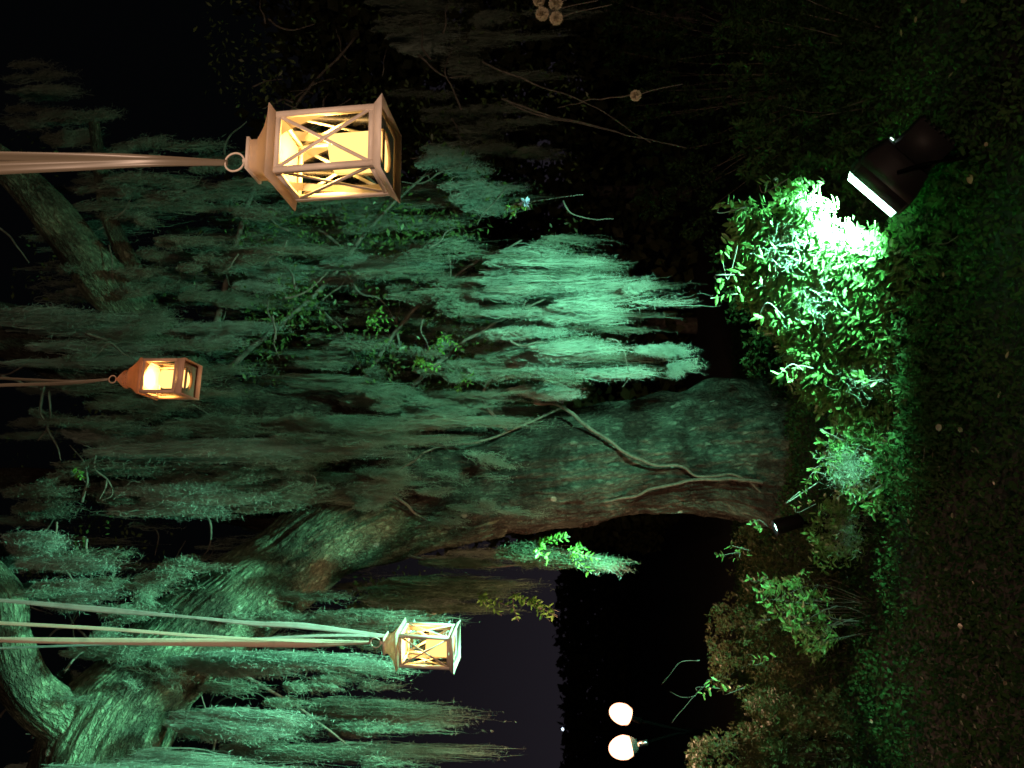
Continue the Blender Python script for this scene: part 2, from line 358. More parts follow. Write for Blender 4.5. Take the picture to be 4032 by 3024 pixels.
# --- twin garden lamp, far left
def twin_lamp():
    base = P(2900, 2890, 5.6); base[2] = 0
    t = thing('twin_garden_lamp', 'two headed garden lamp with glowing warm bulbs on slanting arms behind the low bushes', 'lamp', base)
    L0 = lambda x, y: P(x, y, 5.6) - base
    j = L0(2705, 2880)
    b = MB(); b.tube([(0, 0, -.05), (j[0], j[1], j[2])], .02, 10); b.obj('post', M['darkmetal'], t)
    for (h, a, sc, cone) in (((2425, 2802), (2520, 2838), 1.15, 0), ((2430, 2948), (2545, 2925), 1.3, 1)):
        H = L0(*h); A = L0(*a)
        b = MB(); b.tube(resample([j, (j + A) / 2 + [0, 0, .01], A], 8), .011, 8); b.obj('arm', M['darkmetal'], t)
        ax = norm(H - A); u = norm(np.cross(ax, [0, 1, 0])); w = np.cross(ax, u)
        hd = link('lamp_head', None, t); hd.matrix_local = Matrix(((u[0], w[0], ax[0], A[0]), (u[1], w[1], ax[1], A[1]), (u[2], w[2], ax[2], A[2]), (0, 0, 0, 1)))
        Lh = np.linalg.norm(H - A)
        b = MB(); b.lathe([(.018, -.01), (.02, .0), (.02, .055), (.012, .06)], 14, cap0=True, cap1=True); b.obj('socket', M['steel'] if cone else M['darkmetal'], hd, True)
        b = MB(); r = .062 * sc
        b.lathe([(.02, .06), (.03 if not cone else .045, .07), (r * .8, Lh - .10)], 20)
        b.obj('shade', M['shade'], hd, True)
        b = MB(); b.lathe([(r * .82, Lh - .10), (r, Lh - .06)] + [(r * math.cos(q) if q < 1.5 else .001, Lh - .05 + r * 1.35 * math.sin(q)) for q in np.linspace(0, math.pi / 2, 8)], 24, cap0=True)
        b.obj('bulb', M['bulb'], hd, True)
        lp = bpy.data.lights.new('bulb_light', 'POINT'); lp.energy = 75; lp.color = WARM; lp.shadow_soft_size = .05
        link('bulb_light', lp, None, base + H + ax * .12)
twin_lamp()

# --- unseen post lamp added behind the viewpoint for warm light on lanterns and ribbons
wl = thing('added_post_lamp', 'added globe lamp on a black post, unseen behind the viewpoint', 'lamp', (.9, -1.9, 0))
b = MB(); b.tube([(0, 0, -.05), (0, 0, 2.35)], .03, 12); b.obj('post', M['darkmetal'], wl)
b = MB(); b.lathe([(.001, 2.36)] + [(.11 * math.sin(a), 2.47 - .11 * math.cos(a)) for a in np.linspace(.2, 2.9, 9)] + [(.001, 2.58)], 20); b.obj('globe', emit('warm_globe', (1, .6, .35), 5), wl, True)
l = bpy.data.lights.new('globe_light', 'POINT'); l.energy = 335; l.color = (1, .64, .45); l.shadow_soft_size = .11
link('globe_light', l, None, (.9, -1.77, 2.47))

# ================================================================== GROUND
g = 90; xs = np.concatenate([np.linspace(-400, -14, 12), np.linspace(-13, 13, g), np.linspace(14, 400, 12)])
ys = np.concatenate([np.linspace(-60, -5, 6), np.linspace(-4, 22, g), np.linspace(24, 900, 14)])
X, Y = np.meshgrid(xs, ys)
def ground_z(x, y):
    x = np.asarray(x, float); y = np.asarray(y, float); p = np.stack([x * .5, y * .5, np.zeros_like(x)], -1)
    return .06 * vnoise(p) + .02 * vnoise(p * 5)
Z = ground_z(X, Y); V = np.stack([X, Y, Z], -1).reshape(-1, 3); nx = len(xs); i, j = np.meshgrid(np.arange(len(ys) - 1), np.arange(nx - 1), indexing='ij'); a = i * nx + j
gr = link('ground', mesh_np('ground', V, np.stack([a, a + 1, a + nx + 1, a + nx], -1).reshape(-1, 4), M['soil'], True)); tag(gr, kind='structure')

# ================================================================== OAK
oak = thing('oak_tree', 'huge leaning live oak with furrowed trunk and spreading mossy limbs', 'tree', (P(3080, 1790, 7.5)[0], P(3080, 1790, 7.5)[1], 0))
OB = np.array(oak.location)
def limb(name, rows, n, k, rough=1.0, parent=oak, mat='bark', flare=0):
    """rows: (x, y, d, radius in photo pixels)"""
    R = resample(rows, n); pts = PA(R[:, 0], R[:, 1], R[:, 2]); rad = R[:, 3] / F * R[:, 2]
    V, Fq, uv = tube_np(pts, rad, k); V = V.reshape(n, k, 3); T, U, B = frames(pts)
    D = norm(V - pts[:, None]); s = uv.reshape(n, k, 2)[..., 1]
    a = np.linspace(0, 2 * np.pi, k, endpoint=False)
    lump = vnoise(V * 1.6) * .16 + vnoise(V * 4.5 + 9) * .07
    q = np.stack([np.cos(a)[None] * 7 * np.ones_like(s), np.sin(a)[None] * 7 * np.ones_like(s), s * 1.6], -1)
    ridge = -np.abs(vnoise(q * 1.0)) * .07 - np.abs(vnoise(q * 2.3 + 5)) * .045 - np.abs(vnoise(np.stack([q[..., 0] * 3.2, q[..., 1] * 3.2, q[..., 2] * 3.5], -1))) * .05
    V = V + D * (lump + ridge * rough)[..., None] * rad[:, None, None]
    if flare:
        z = V[..., 2]; f = np.clip((.9 - z) / .9, 0, 1) ** 2; V = V + D * (f * flare * (1 + .7 * np.sin(a * 5 + 1)[None]) * np.array([1]))[..., None]
    me = mesh_np(name, V.reshape(-1, 3) - OB, Fq, M[mat], True, uv)
    return link(name, me, parent), pts, rad
TR = [(3500, 1790, 7.6, 330), (3200, 1785, 7.5, 300), (2900, 1780, 7.4, 275), (2500, 1810, 7.25, 240), (2150, 1850, 7.1, 218), (1850, 1880, 7.0, 225), (1600, 1880, 6.9, 250), (1380, 1810, 6.8, 215)]
limb('trunk', TR, 460, 280, 1.25, flare=.12)
LA = [(1650, 1830, 6.95, 190), (1300, 1720, 6.8, 165), (1000, 1650, 6.7, 150), (750, 1570, 6.6, 150), (520, 1480, 6.5, 150), (250, 1380, 6.4, 130), (-150, 1250, 6.3, 110)]
limb('limb', LA, 200, 110)
LB = [(1950, 1940, 7.05, 170), (1620, 2000, 6.85, 185), (1330, 2095, 6.55, 195), (1080, 2260, 6.25, 198), (860, 2420, 5.9, 195), (670, 2590, 5.6, 200), (440, 2830, 5.3, 222), (290, 3150, 5.1, 210), (230, 3450, 5, 180)]
limb('limb', LB, 400, 220, .65, mat='lit_lichen_bark')
LH = [(1700, 1930, 7.0, 190), (1350, 1960, 6.85, 160), (1030, 1975, 6.75, 120), (700, 1950, 6.7, 85), (380, 1910, 6.6, 60), (0, 1880, 6.5, 45)]
limb('limb', LH, 180, 100)
LC = [(520, 2960, 5.2, 120), (300, 2860, 5.1, 110), (120, 2720, 5.0, 95), (30, 2520, 4.9, 85), (10, 2350, 4.9, 75), (-150, 2150, 4.9, 65)]
limb('limb', LC, 200, 130, .65, mat='lit_lichen_bark')
LD = [(760, 1480, 6.6, 80), (620, 1320, 6.4, 95), (430, 1120, 6.2, 95), (250, 900, 6.0, 80), (70, 700, 5.9, 70), (-200, 480, 5.8, 60)]
limb('limb', LD, 130, 70, mat='lit_lichen_bark')
LE = [(600, 1280, 6.4, 50), (520, 1060, 6.3, 42), (440, 880, 6.2, 34), (400, 700, 6.1, 28), (370, 480, 6.0, 20)]
limb('limb', LE, 90, 40, mat='lit_lichen_bark')
LG = [(1180, 2230, 6.3, 60), (900, 2330, 6.1, 55), (840, 2520, 5.8, 48), (720, 2760, 5.6, 42), (640, 2950, 5.5, 30)]
limb('limb', LG, 90, 40, mat='lit_lichen_bark')

# thin branches and twigs, each a part of the oak
def branch(rows, rpx, name='branch', parent=oak, mat='twig', off=OB, n=None):
    R = resample([r + (0,) if len(r) == 3 else r for r in rows], n or 6 * len(rows)); pts = PA(R[:, 0], R[:, 1], R[:, 2])
    pts = pts + .012 * np.stack([vnoise(pts * 9), vnoise(pts * 9 + 7), vnoise(pts * 9 + 13)], -1)
    rad = np.linspace(rpx, rpx * .35, len(pts)) / F * R[:, 2]
    b = MB(); b.tube(pts - off, rad, 6); return b.obj(name, M[mat], parent, True)
BR = [([(800, 2000, 6.2), (830, 2060, 6.2), (822, 2150, 6.2), (800, 2190, 6.2)], 7),
      ([(380, 1790, 5.8), (375, 1850, 5.8), (425, 1890, 5.8), (440, 1950, 5.8), (400, 1970, 5.8)], 7),
      ([(420, 1880, 5.8), (415, 1925, 5.8), (395, 1965, 5.8)], 6),
      ([(170, 1520, 5.8), (160, 1620, 5.8), (190, 1680, 5.8), (150, 1735, 5.8)], 8),
      ([(190, 1680, 5.8), (225, 1760, 5.8), (240, 1810, 5.8)], 7),
      ([(190, 1540, 5.8), (200, 1640, 5.8), (185, 1690, 5.8)], 6),
      ([(340, 1310, 5.9), (420, 1340, 5.9), (500, 1400, 5.9), (560, 1440, 5.9)], 11),
      ([(430, 1350, 5.9), (360, 1420, 5.9), (290, 1480, 5.9)], 5),
      ([(345, 2120, 5.5), (350, 2200, 5.5), (365, 2270, 5.5), (390, 2300, 5.5)], 7),
      ([(460, 2150, 5.5), (430, 2200, 5.5), (390, 2290, 5.5)], 6),
      ([(260, 2250, 5.4), (310, 2300, 5.4), (365, 2310, 5.4)], 6),
      ([(220, 2060, 5.5), (215, 2140, 5.5), (240, 2200, 5.5)], 6),
      ([(0, 900, 6), (60, 960, 6), (115, 1040, 6)], 7),
      ([(0, 1480, 5.6), (90, 1510, 5.6), (150, 1520, 5.6)], 8),
      ([(1990, 1060, 6.0), (2090, 1090, 6.0), (2200, 1100, 6.0)], 4),
      ([(2160, 1085, 5.9), (2200, 1120, 5.9), (2255, 1160, 5.9)], 4),
      ([(2390, 1330, 6.0), (2440, 1350, 6.0), (2470, 1450, 6.0), (2480, 1480, 6), (2450, 1520, 6)], 4),
      ([(1790, 660, 6.5), (1720, 620, 6.5), (1690, 690, 6.5), (1740, 750, 6.5)], 4),
      ([(1760, 600, 6.5), (1700, 680, 6.5), (1640, 700, 6.5)], 4),
      ([(2240, 830, 5.5), (2220, 790, 5.5), (2250, 840, 5.5), (2330, 860, 5.5), (2420, 865, 5.5)], 4),
      ([(1560, 1250, 6.6), (1565, 1330, 6.6), (1575, 1380, 6.6)], 10),
      ([(1350, 1060, 6.6), (1420, 1150, 6.6), (1500, 1180, 6.6), (1560, 1270, 6.6)], 8),
      ([(1250, 900, 6.8), (1400, 1000, 6.8), (1620, 1010, 6.8)], 12),
      ([(1020, 950, 6.8), (1180, 1150, 6.8), (1330, 1280, 6.8), (1420, 1450, 6.8)], 14),
      ([(2000, 1700, 6.75), (1900, 1560, 6.6), (2000, 1440, 6.3), (2200, 1380, 6.1), (2500, 1370, 6.0)], 14),
      ([(1500, 1650, 6.7), (1700, 1450, 6.5), (1900, 1300, 6.3), (2150, 1180, 6.1)], 18),
      ([(1400, 1560, 6.7), (1600, 1250, 6.5), (1850, 1050, 6.3), (2050, 950, 6.1)], 16),
      ([(900, 1450, 6.6), (1250, 1150, 6.6), (1500, 850, 6.6), (1750, 620, 6.5)], 20),
      ([(820, 1400, 6.6), (950, 900, 6.7), (1100, 500, 6.8), (1400, 150, 6.9)], 22),
      ([(1560, 2180, 6.6), (1850, 2230, 6.4), (2150, 2210, 6.3), (2280, 2215, 6.2)], 12),
      ([(900, 2620, 5.6), (1100, 2740, 5.8), (1300, 2880, 6.0), (1450, 3000, 6.1)], 12),
      ([(250, 2640, 5), (330, 2560, 5.2), (460, 2480, 5.3)], 7), ]
for rows, r in BR: branch(rows, r * (.75 if r < 10 else .6))
for _ in range(110):
    x0, y0 = random.choice([(random.uniform(0, 1400), random.uniform(600, 2300)), (random.uniform(900, 2100), random.uniform(0, 1500)), (random.uniform(0, 900), random.uniform(2200, 3024))])
    a = random.uniform(0, 6.28); L_ = random.uniform(80, 260); d = random.uniform(5.8, 6.9); rows = [(x0, y0, d)]
    for s in range(3):
        a += random.uniform(-.7, .7); rows.append((rows[-1][0] + math.cos(a) * L_ / 3, rows[-1][1] + math.sin(a) * L_ / 3, d))
    branch(rows, random.uniform(2.5, 6), 'twig')

# climbing vines on the trunk
def vine(label, rows, rpx):
    t = branch(rows, rpx, 'vine', None, 'vine', np.zeros(3), n=14 * len(rows)); tag(t, label, 'vine', 'vines climbing the oak')
def on_trunk(x, y):      # distance of the bark surface facing the camera
    R = resample(TR + [], 200); i = np.argmin(abs(R[:, 0] - x)); r = R[i, 3] / F * R[i, 2] * 1.08; u = np.clip((y - R[i, 1]) / R[i, 3], -.9, .9)
    return R[i, 2] - r * math.sqrt(1 - u * u) - .02
def vrows(l): return [(x, y, on_trunk(x, y) - .05) for x, y in l]
vine('thickest woody vine crossing the trunk diagonally from its right edge', vrows([(2100, 1585), (2200, 1600), (2330, 1690), (2460, 1775), (2570, 1830), (2680, 1838), (2750, 1878), (2850, 1870), (2930, 1885), (3010, 1950)]), 8.5)
vine('pale vine running along the left flank of the trunk below the fork', vrows([(3000, 1900), (2900, 1890), (2760, 1890), (2620, 1915), (2480, 1955), (2330, 1985), (2150, 2025), (1990, 2055), (1900, 2070)]), 8)
vine('short dead vine stub crossing the fork of the trunk', vrows([(1400, 1878), (1460, 1905), (1540, 1950), (1600, 1985), (1650, 2030), (1700, 2058)]), 9)
vine('thin wiry vine looping over the upper trunk', vrows([(2230, 1600), (2050, 1680), (1880, 1740), (1730, 1760), (1620, 1820), (1500, 1890), (1380, 1910), (1250, 1950)]), 5)
vine('thin vine arching on the limb left of the fork', [(1680, 2070, 6.45), (1500, 2080, 6.35), (1330, 2130, 6.2), (1200, 2220, 6.05), (1100, 2290, 5.9), (1030, 2330, 5.85)], 6)
vine('hair thin vine on the middle of the left limb', [(1400, 2050, 6.35), (1220, 2130, 6.2), (1100, 2200, 6.0), (1000, 2300, 5.9), (900, 2450, 5.7)], 4)
vine('looped vine above the unlit gap in the moss', [(960, 1910, 6.2), (1060, 1890, 6.2), (1180, 1850, 6.2), (1240, 1890, 6.2), (1200, 1960, 6.2), (1090, 2010, 6.2), (950, 1950, 6.2)], 6)
vine('short twig like vine near the moss fringe of the upper trunk', vrows([(1640, 1630), (1680, 1690), (1730, 1760)]), 4)

# ================================================================== SPANISH MOSS
def strands(x0, y0, d0, L, width=.004, seg=.055):
    """hanging fibres starting at photo positions; L in metres -> verts, quads"""
    n = len(x0); K = 13; start = PA(x0, y0, d0); t = np.linspace(0, 1, K)
    jit = rng.normal(0, 1, (n, K, 2)); walk = np.cumsum(jit, 1) * .006; walk -= walk[:, :1]
    ph = rng.uniform(0, 6.28, (n, 2, 1)); fr = rng.uniform(5, 14, (n, 2, 1))
    wig = np.sin(t[None, None] * fr + ph) * .007
    curve = vnoise(np.stack([start[:, 0] * 3, start[:, 1] * 3, start[:, 2] * 1.2], -1))[:, None] * .05 * t[None] ** 1.5
    P0 = np.empty((n, K, 3))
    P0[..., 0] = start[:, None, 0] + walk[..., 0] + wig[:, 0] + curve
    P0[..., 1] = start[:, None, 1] + walk[..., 1] + wig[:, 1]
    P0[..., 2] = start[:, None, 2] - t[None] * L[:, None] + rng.normal(0, .004, (n, K))
    ang = rng.uniform(0, np.pi, (n, 1)) + t[None] * rng.uniform(-3, 3, (n, 1))
    W_ = width * (1.05 - t[None] ** 3) * rng.uniform(.5, 1.5, (n, 1))
    off = np.stack([np.cos(ang) * W_, np.sin(ang) * W_, np.zeros_like(ang)], -1) / 2
    V = np.stack([P0 - off, P0 + off], 2).reshape(-1, 3)
    a = (np.arange(n) * K * 2)[:, None] + (np.arange(K - 1) * 2)[None]
    Fq = np.stack([a, a + 1, a + 3, a + 2], -1).reshape(-1, 4)
    # short fuzzy curls standing off the strands
    h = 2; idx = rng.integers(1, K, (n, h * K // 2)); p = np.take_along_axis(P0, idx[..., None].repeat(3, 2), 1).reshape(-1, 3)
    dr = norm(rng.normal(0, 1, p.shape) + [0, 0, -.5]); Ln = rng.uniform(.015, .04, len(p)); sd = norm(rng.normal(0, 1, p.shape)) * .0018
    Vc = np.stack([p - sd, p + sd, p + dr * Ln[:, None] + sd * .3], 1).reshape(-1, 3); Fc = np.arange(len(Vc)).reshape(-1, 3)
    return V, Fq, Vc, Fc
def moss_mesh(parts, mat):
    b = MB()
    for V, Fq, Vc, Fc in parts: b.add(V, Fq); b.add(Vc, Fc)
    return b.mesh('spanish_moss', mat)
def clump(x, y, hy, L, d, n, mat='moss', skew=0.0, ragged=.6):
    """fibres hanging from (x, y +- hy) for about L photo pixels"""
    n = int(n * 2.3); nb = max(2, int(hy / 9)); B = rng.integers(0, nb, n)
    bc = rng.uniform(-1, 1, nb); bl = rng.uniform(.35, 1.1, nb) * (1 - .35 * np.abs(bc)); bx = rng.uniform(-.1, .42, nb); bw = rng.uniform(2.5, 6.5, nb); bd = rng.normal(0, .12, nb)
    u = bc[B]; yy = y + u * hy + rng.normal(0, 1, n) * bw[B] * min(1.0, hy / 12)
    Lp = L * bl[B] * rng.uniform(1 - ragged, 1.05, n)
    xx = x + bx[B] * L + rng.uniform(-.04, .3, n) * L * rng.uniform(0, 1, n)
    dd = d + rng.normal(0, .03, n) + bd[B]
    return strands(xx, yy, dd, np.maximum(Lp, 30) / F * dd)
CL = [  # x, y, half width, length, distance, number, material, label
 (1900, 1080, 110, 520, 6.0, 400, 'moss', 'ragged bright moss curtain nearest the pale blue flower'),
 (2080, 1190, 60, 420, 6.0, 200, 'moss', 'bright moss fringe ending in a pale twig above the dark gap'),
 (2150, 1240, 50, 330, 5.9, 260, 'moss', 'brightest broad moss fringe in the middle of the canopy'),
 (1930, 1300, 80, 420, 6.0, 260, 'moss', 'moss streaks in line with the long single strand'),
 (2080, 1372, 34, 440, 6.0, 260, 'moss', 'bright moss arching over the dark hollow beside the trunk'),
 (1960, 1440, 40, 260, 6.2, 220, 'moss', 'bright moss wedge behind the dark hollow beside the trunk'),
 (2000, 1530, 40, 260, 6.4, 220, 'moss', 'bright moss tuft touching the right edge of the trunk'),
 (2200, 1482, 14, 520, 6.2, 130, 'moss', 'narrow glowing moss cord between two dark gaps by the trunk'),
 (2520, 1385, 22, 320, 6.0, 150, 'moss', 'lowest bright moss clump beside the trunk, hung on a dark twig'),
 (2560, 1450, 22, 180, 6.0, 80, 'moss', 'short moss scrap just below the lowest bright clump'),
 (2430, 1193, 5, 300, 6.0, 14, 'moss', 'single long thin moss strand hanging free in the dark'),
 (2440, 1148, 16, 130, 6.0, 45, 'moss', 'small moss wisp above the single free strand'),
 (1130, 1060, 45, 620, 6.6, 420, 'moss', 'long narrow moss band below the brightest large lantern'),
 (1640, 640, 60, 230, 6.6, 240, 'moss', 'moss flap draped on a curled twig beside the brightest lantern base'),
 (1750, 760, 90, 280, 6.5, 360, 'moss', 'moss curtain under the curled twig beside the brightest lantern'),
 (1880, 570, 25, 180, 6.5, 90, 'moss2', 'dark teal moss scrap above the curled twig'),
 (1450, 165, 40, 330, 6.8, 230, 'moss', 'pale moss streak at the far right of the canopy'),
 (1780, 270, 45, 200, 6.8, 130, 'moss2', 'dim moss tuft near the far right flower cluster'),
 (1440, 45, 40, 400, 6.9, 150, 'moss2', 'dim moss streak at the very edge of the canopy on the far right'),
 (850, 1085, 50, 300, 6.4, 330, 'moss', 'short bright moss tongue left of the long narrow band'),
 (-30, 1340, 110, 750, 6.0, 900, 'moss', 'broad moss band high up right of the small rust lantern'),
 (560, 1330, 60, 480, 6.3, 420, 'moss', 'moss streak passing just right of the small rust lantern'),
 (380, 1770, 45, 850, 6.0, 780, 'moss', 'long bright moss band below the small rust lantern'),
 (260, 1720, 60, 350, 6.1, 330, 'moss', 'moss drift on the limb left of the small rust lantern'),
 (430, 1975, 65, 480, 6.0, 700, 'moss', 'thick bright moss tongue with the hanging curled root'),
 (20, 1965, 70, 320, 6.0, 320, 'moss2', 'dim moss patch high above the thick moss tongue'),
 (-20, 2180, 90, 280, 5.5, 700, 'moss', 'dense bright moss beard high on the left of the canopy'),
 (60, 2232, 16, 460, 5.5, 170, 'moss', 'long moss tail below the dense bright beard'),
 (30, 2330, 60, 400, 5.4, 420, 'moss', 'moss beard beside the upper white ribbon'),
 (520, 2600, 40, 950, 5.4, 900, 'moss', 'long bright moss band beside the ribbons of the left lanterns'),
 (650, 2830, 55, 480, 5.3, 640, 'moss', 'bright pointed moss tassel below the brightest limb'),
 (-10, 2990, 60, 950, 5.1, 900, 'moss', 'bright moss band farthest to the left'),
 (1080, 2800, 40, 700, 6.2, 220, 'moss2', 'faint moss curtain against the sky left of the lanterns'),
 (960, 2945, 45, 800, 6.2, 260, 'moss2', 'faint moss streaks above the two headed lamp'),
 (1440, 2300, 110, 560, 6.4, 950, 'moss3', 'moss mass coloured olive for dim light under the left limb'),
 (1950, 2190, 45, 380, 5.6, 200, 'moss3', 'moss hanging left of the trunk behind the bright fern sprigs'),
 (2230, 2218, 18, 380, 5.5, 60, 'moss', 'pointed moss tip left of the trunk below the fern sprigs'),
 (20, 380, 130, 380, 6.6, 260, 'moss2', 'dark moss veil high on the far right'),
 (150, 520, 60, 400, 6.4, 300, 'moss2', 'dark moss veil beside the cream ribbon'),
]
for x, y, hy, L, d, n, mt, lab in CL:
    o = link('moss_clump', moss_mesh([clump(x, y, hy, L, d, n, mt)], M[mt])); tag(o, lab, 'spanish moss', 'clumps of spanish moss hanging from the oak', 'stuff')
# the rest of the moss, thin veils nobody could count
fill = []
def veil(x0, x1, y0, y1, n, d, L, hy=22):
    for _ in range(int(n * 1.7)):
        fill.append(clump(random.uniform(x0, x1), random.uniform(y0, y1), random.uniform(.3, 1.0) * hy, random.uniform(.5, 1.6) * L, random.uniform(*d), random.uniform(20, 60)))
veil(800, 1700, 1500, 1760, 24, (6.3, 6.6), 380); veil(1000, 1900, 1000, 1500, 20, (6.3, 6.9), 330); veil(1500, 2150, 950, 1480, 34, (6.0, 6.6), 330)
veil(900, 1500, 780, 1050, 14, (6.6, 7.0), 260); veil(0, 700, 1250, 2000, 32, (5.9, 6.4), 330); veil(500, 1500, 1650, 2000, 34, (6.1, 6.4), 360)
veil(0, 600, 2150, 3000, 16, (4.9, 5.5), 260); veil(600, 1400, 2350, 3000, 26, (5.5, 6.3), 350, 30); veil(1400, 1900, 1750, 2050, 8, (6.45, 6.55), 260)
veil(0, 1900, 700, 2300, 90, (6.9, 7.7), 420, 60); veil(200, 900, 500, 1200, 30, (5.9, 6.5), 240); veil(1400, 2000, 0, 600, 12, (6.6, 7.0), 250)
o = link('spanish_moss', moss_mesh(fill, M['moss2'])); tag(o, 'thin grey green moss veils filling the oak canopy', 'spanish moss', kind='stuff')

# oak leaves
def foliage(centres, nper, spread, L, mat, name, parent=None, off=None, simple=True, upb=.2):
    c = np.repeat(centres, nper, 0); p = c + rng.normal(0, 1, c.shape) * spread
    D = rng.normal(0, 1, p.shape) + [0, 0, -upb]; N = rng.normal(0, 1, p.shape) + [0, -.6, .6]
    Ls = rng.uniform(.6, 1.3, len(p)) * L
    V, Fc = (kites_np if simple else leaves_np)(p, D, N, Ls, Ls * .42)
    if off is not None: V = V - off
    return link(name, mesh_np(name, V, Fc, M[mat]), parent)
n = 420
rx = np.concatenate([rng.uniform(950, 1900, 240), rng.uniform(850, 2300, 120), rng.uniform(0, 900, 60)])
ry = np.concatenate([rng.uniform(850, 1480, 240), rng.uniform(0, 900, 120), rng.uniform(600, 2400, 60)])
keep = vnoise(np.stack([rx * .006, ry * .008, rx * 0], -1)) > -.15
c = PA(rx, ry, rng.uniform(6.3, 7.2, n))[keep]
o = foliage(c, 26, [.12, .12, .09], .05, 'oakleaf', 'foliage', oak, OB); o['kind'] = 'stuff'
c = PA(rng.uniform(1380, 1700, 60), rng.uniform(2320, 2520, 60), rng.uniform(6.4, 6.9, 60))
o = foliage(c, 26, [.09, .09, .09], .05, 'oakleaf', 'foliage', oak, OB); o['kind'] = 'stuff'

# fern sprigs growing on bark and moss
def sprig(label, x, y, d, npair, Ls, direction, mat='fern', nst=3, cat='fern', name='fern_sprig', spread=.5):
    base = P(x, y, d); t = thing(name, label, cat, base)
    stems = []; LV = []
    bs = MB()
    for s in range(nst):
        dr = norm(np.array(direction) + rng.normal(0, spread, 3)); ln = npair * Ls * .55
        pts = resample([np.zeros(3), dr * ln * .5, dr * ln + np.array([0, 0, -.15]) * ln], 8); bs.tube(pts, .0018, 5)
        for i in range(npair):
            for sg in (-1, 1):
                k = 1 + int(i / npair * 6); sd = norm(np.cross(dr, rng.normal(0, 1, 3)))
                LV.append((pts[k] + dr * 0, dr * .6 + sd * sg, Ls * random.uniform(.7, 1.1)))
    bs.obj('stem', M['twig'], t, True)
    p = np.array([q[0] for q in LV]); D = np.array([q[1] for q in LV]); L = np.array([q[2] for q in LV])
    for i in range(len(p)):
        V, Fc = leaves_np(p[i:i + 1], D[i:i + 1], rng.normal(0, 1, (1, 3)), L[i:i + 1], L[i:i + 1] * .42)
        link('leaf', mesh_np('leaf', V, Fc, M[mat], True), t)
SP = [('bright yellow green fern sprig hanging left of the trunk', 2110, 2150, 5.45, 7, .055, (.2, 0, -1), 4),
      ('second bright fern sprig lower down left of the trunk', 2240, 2170, 5.4, 7, .05, (-.2, 0, -1), 3),
      ('green fern patch on the branch above the dark hollow', 1640, 1410, 6.2, 7, .05, (0, -.3, -1), 5),
      ('narrow green sprig at the end of a moss covered branch', 1750, 1310, 6.1, 7, .05, (-1, 0, 0.2), 3),
      ('round green sprig among the dim moss below the largest lantern', 1450, 1250, 6.4, 7, .05, (0, -.3, -1), 4),
      ('small fern on the branch next to the moss hollow', 1820, 1500, 6.2, 5, .045, (0, 0, -1), 3),
      ('lone tiny green leaf spray high on the left', 300, 1830, 5.8, 5, .05, (-.6, 0, 0), 2),
      ('dim green spray hanging above the sky left of the trunk', 2020, 2330, 6.0, 8, .05, (-.6, 0, -1), 4),
      ('longer dim green spray hanging next to the sky', 2080, 2350, 6.0, 9, .05, (-.9, 0, -.9), 4),
      ('dim green spray nearest the cross braced lantern', 1890, 2330, 6.1, 8, .05, (-.8, 0, -.9), 4)]
for lab, x, y, d, npair, Ls, dr, nst in SP: sprig(lab, x, y, d, npair, Ls, dr, nst=nst)

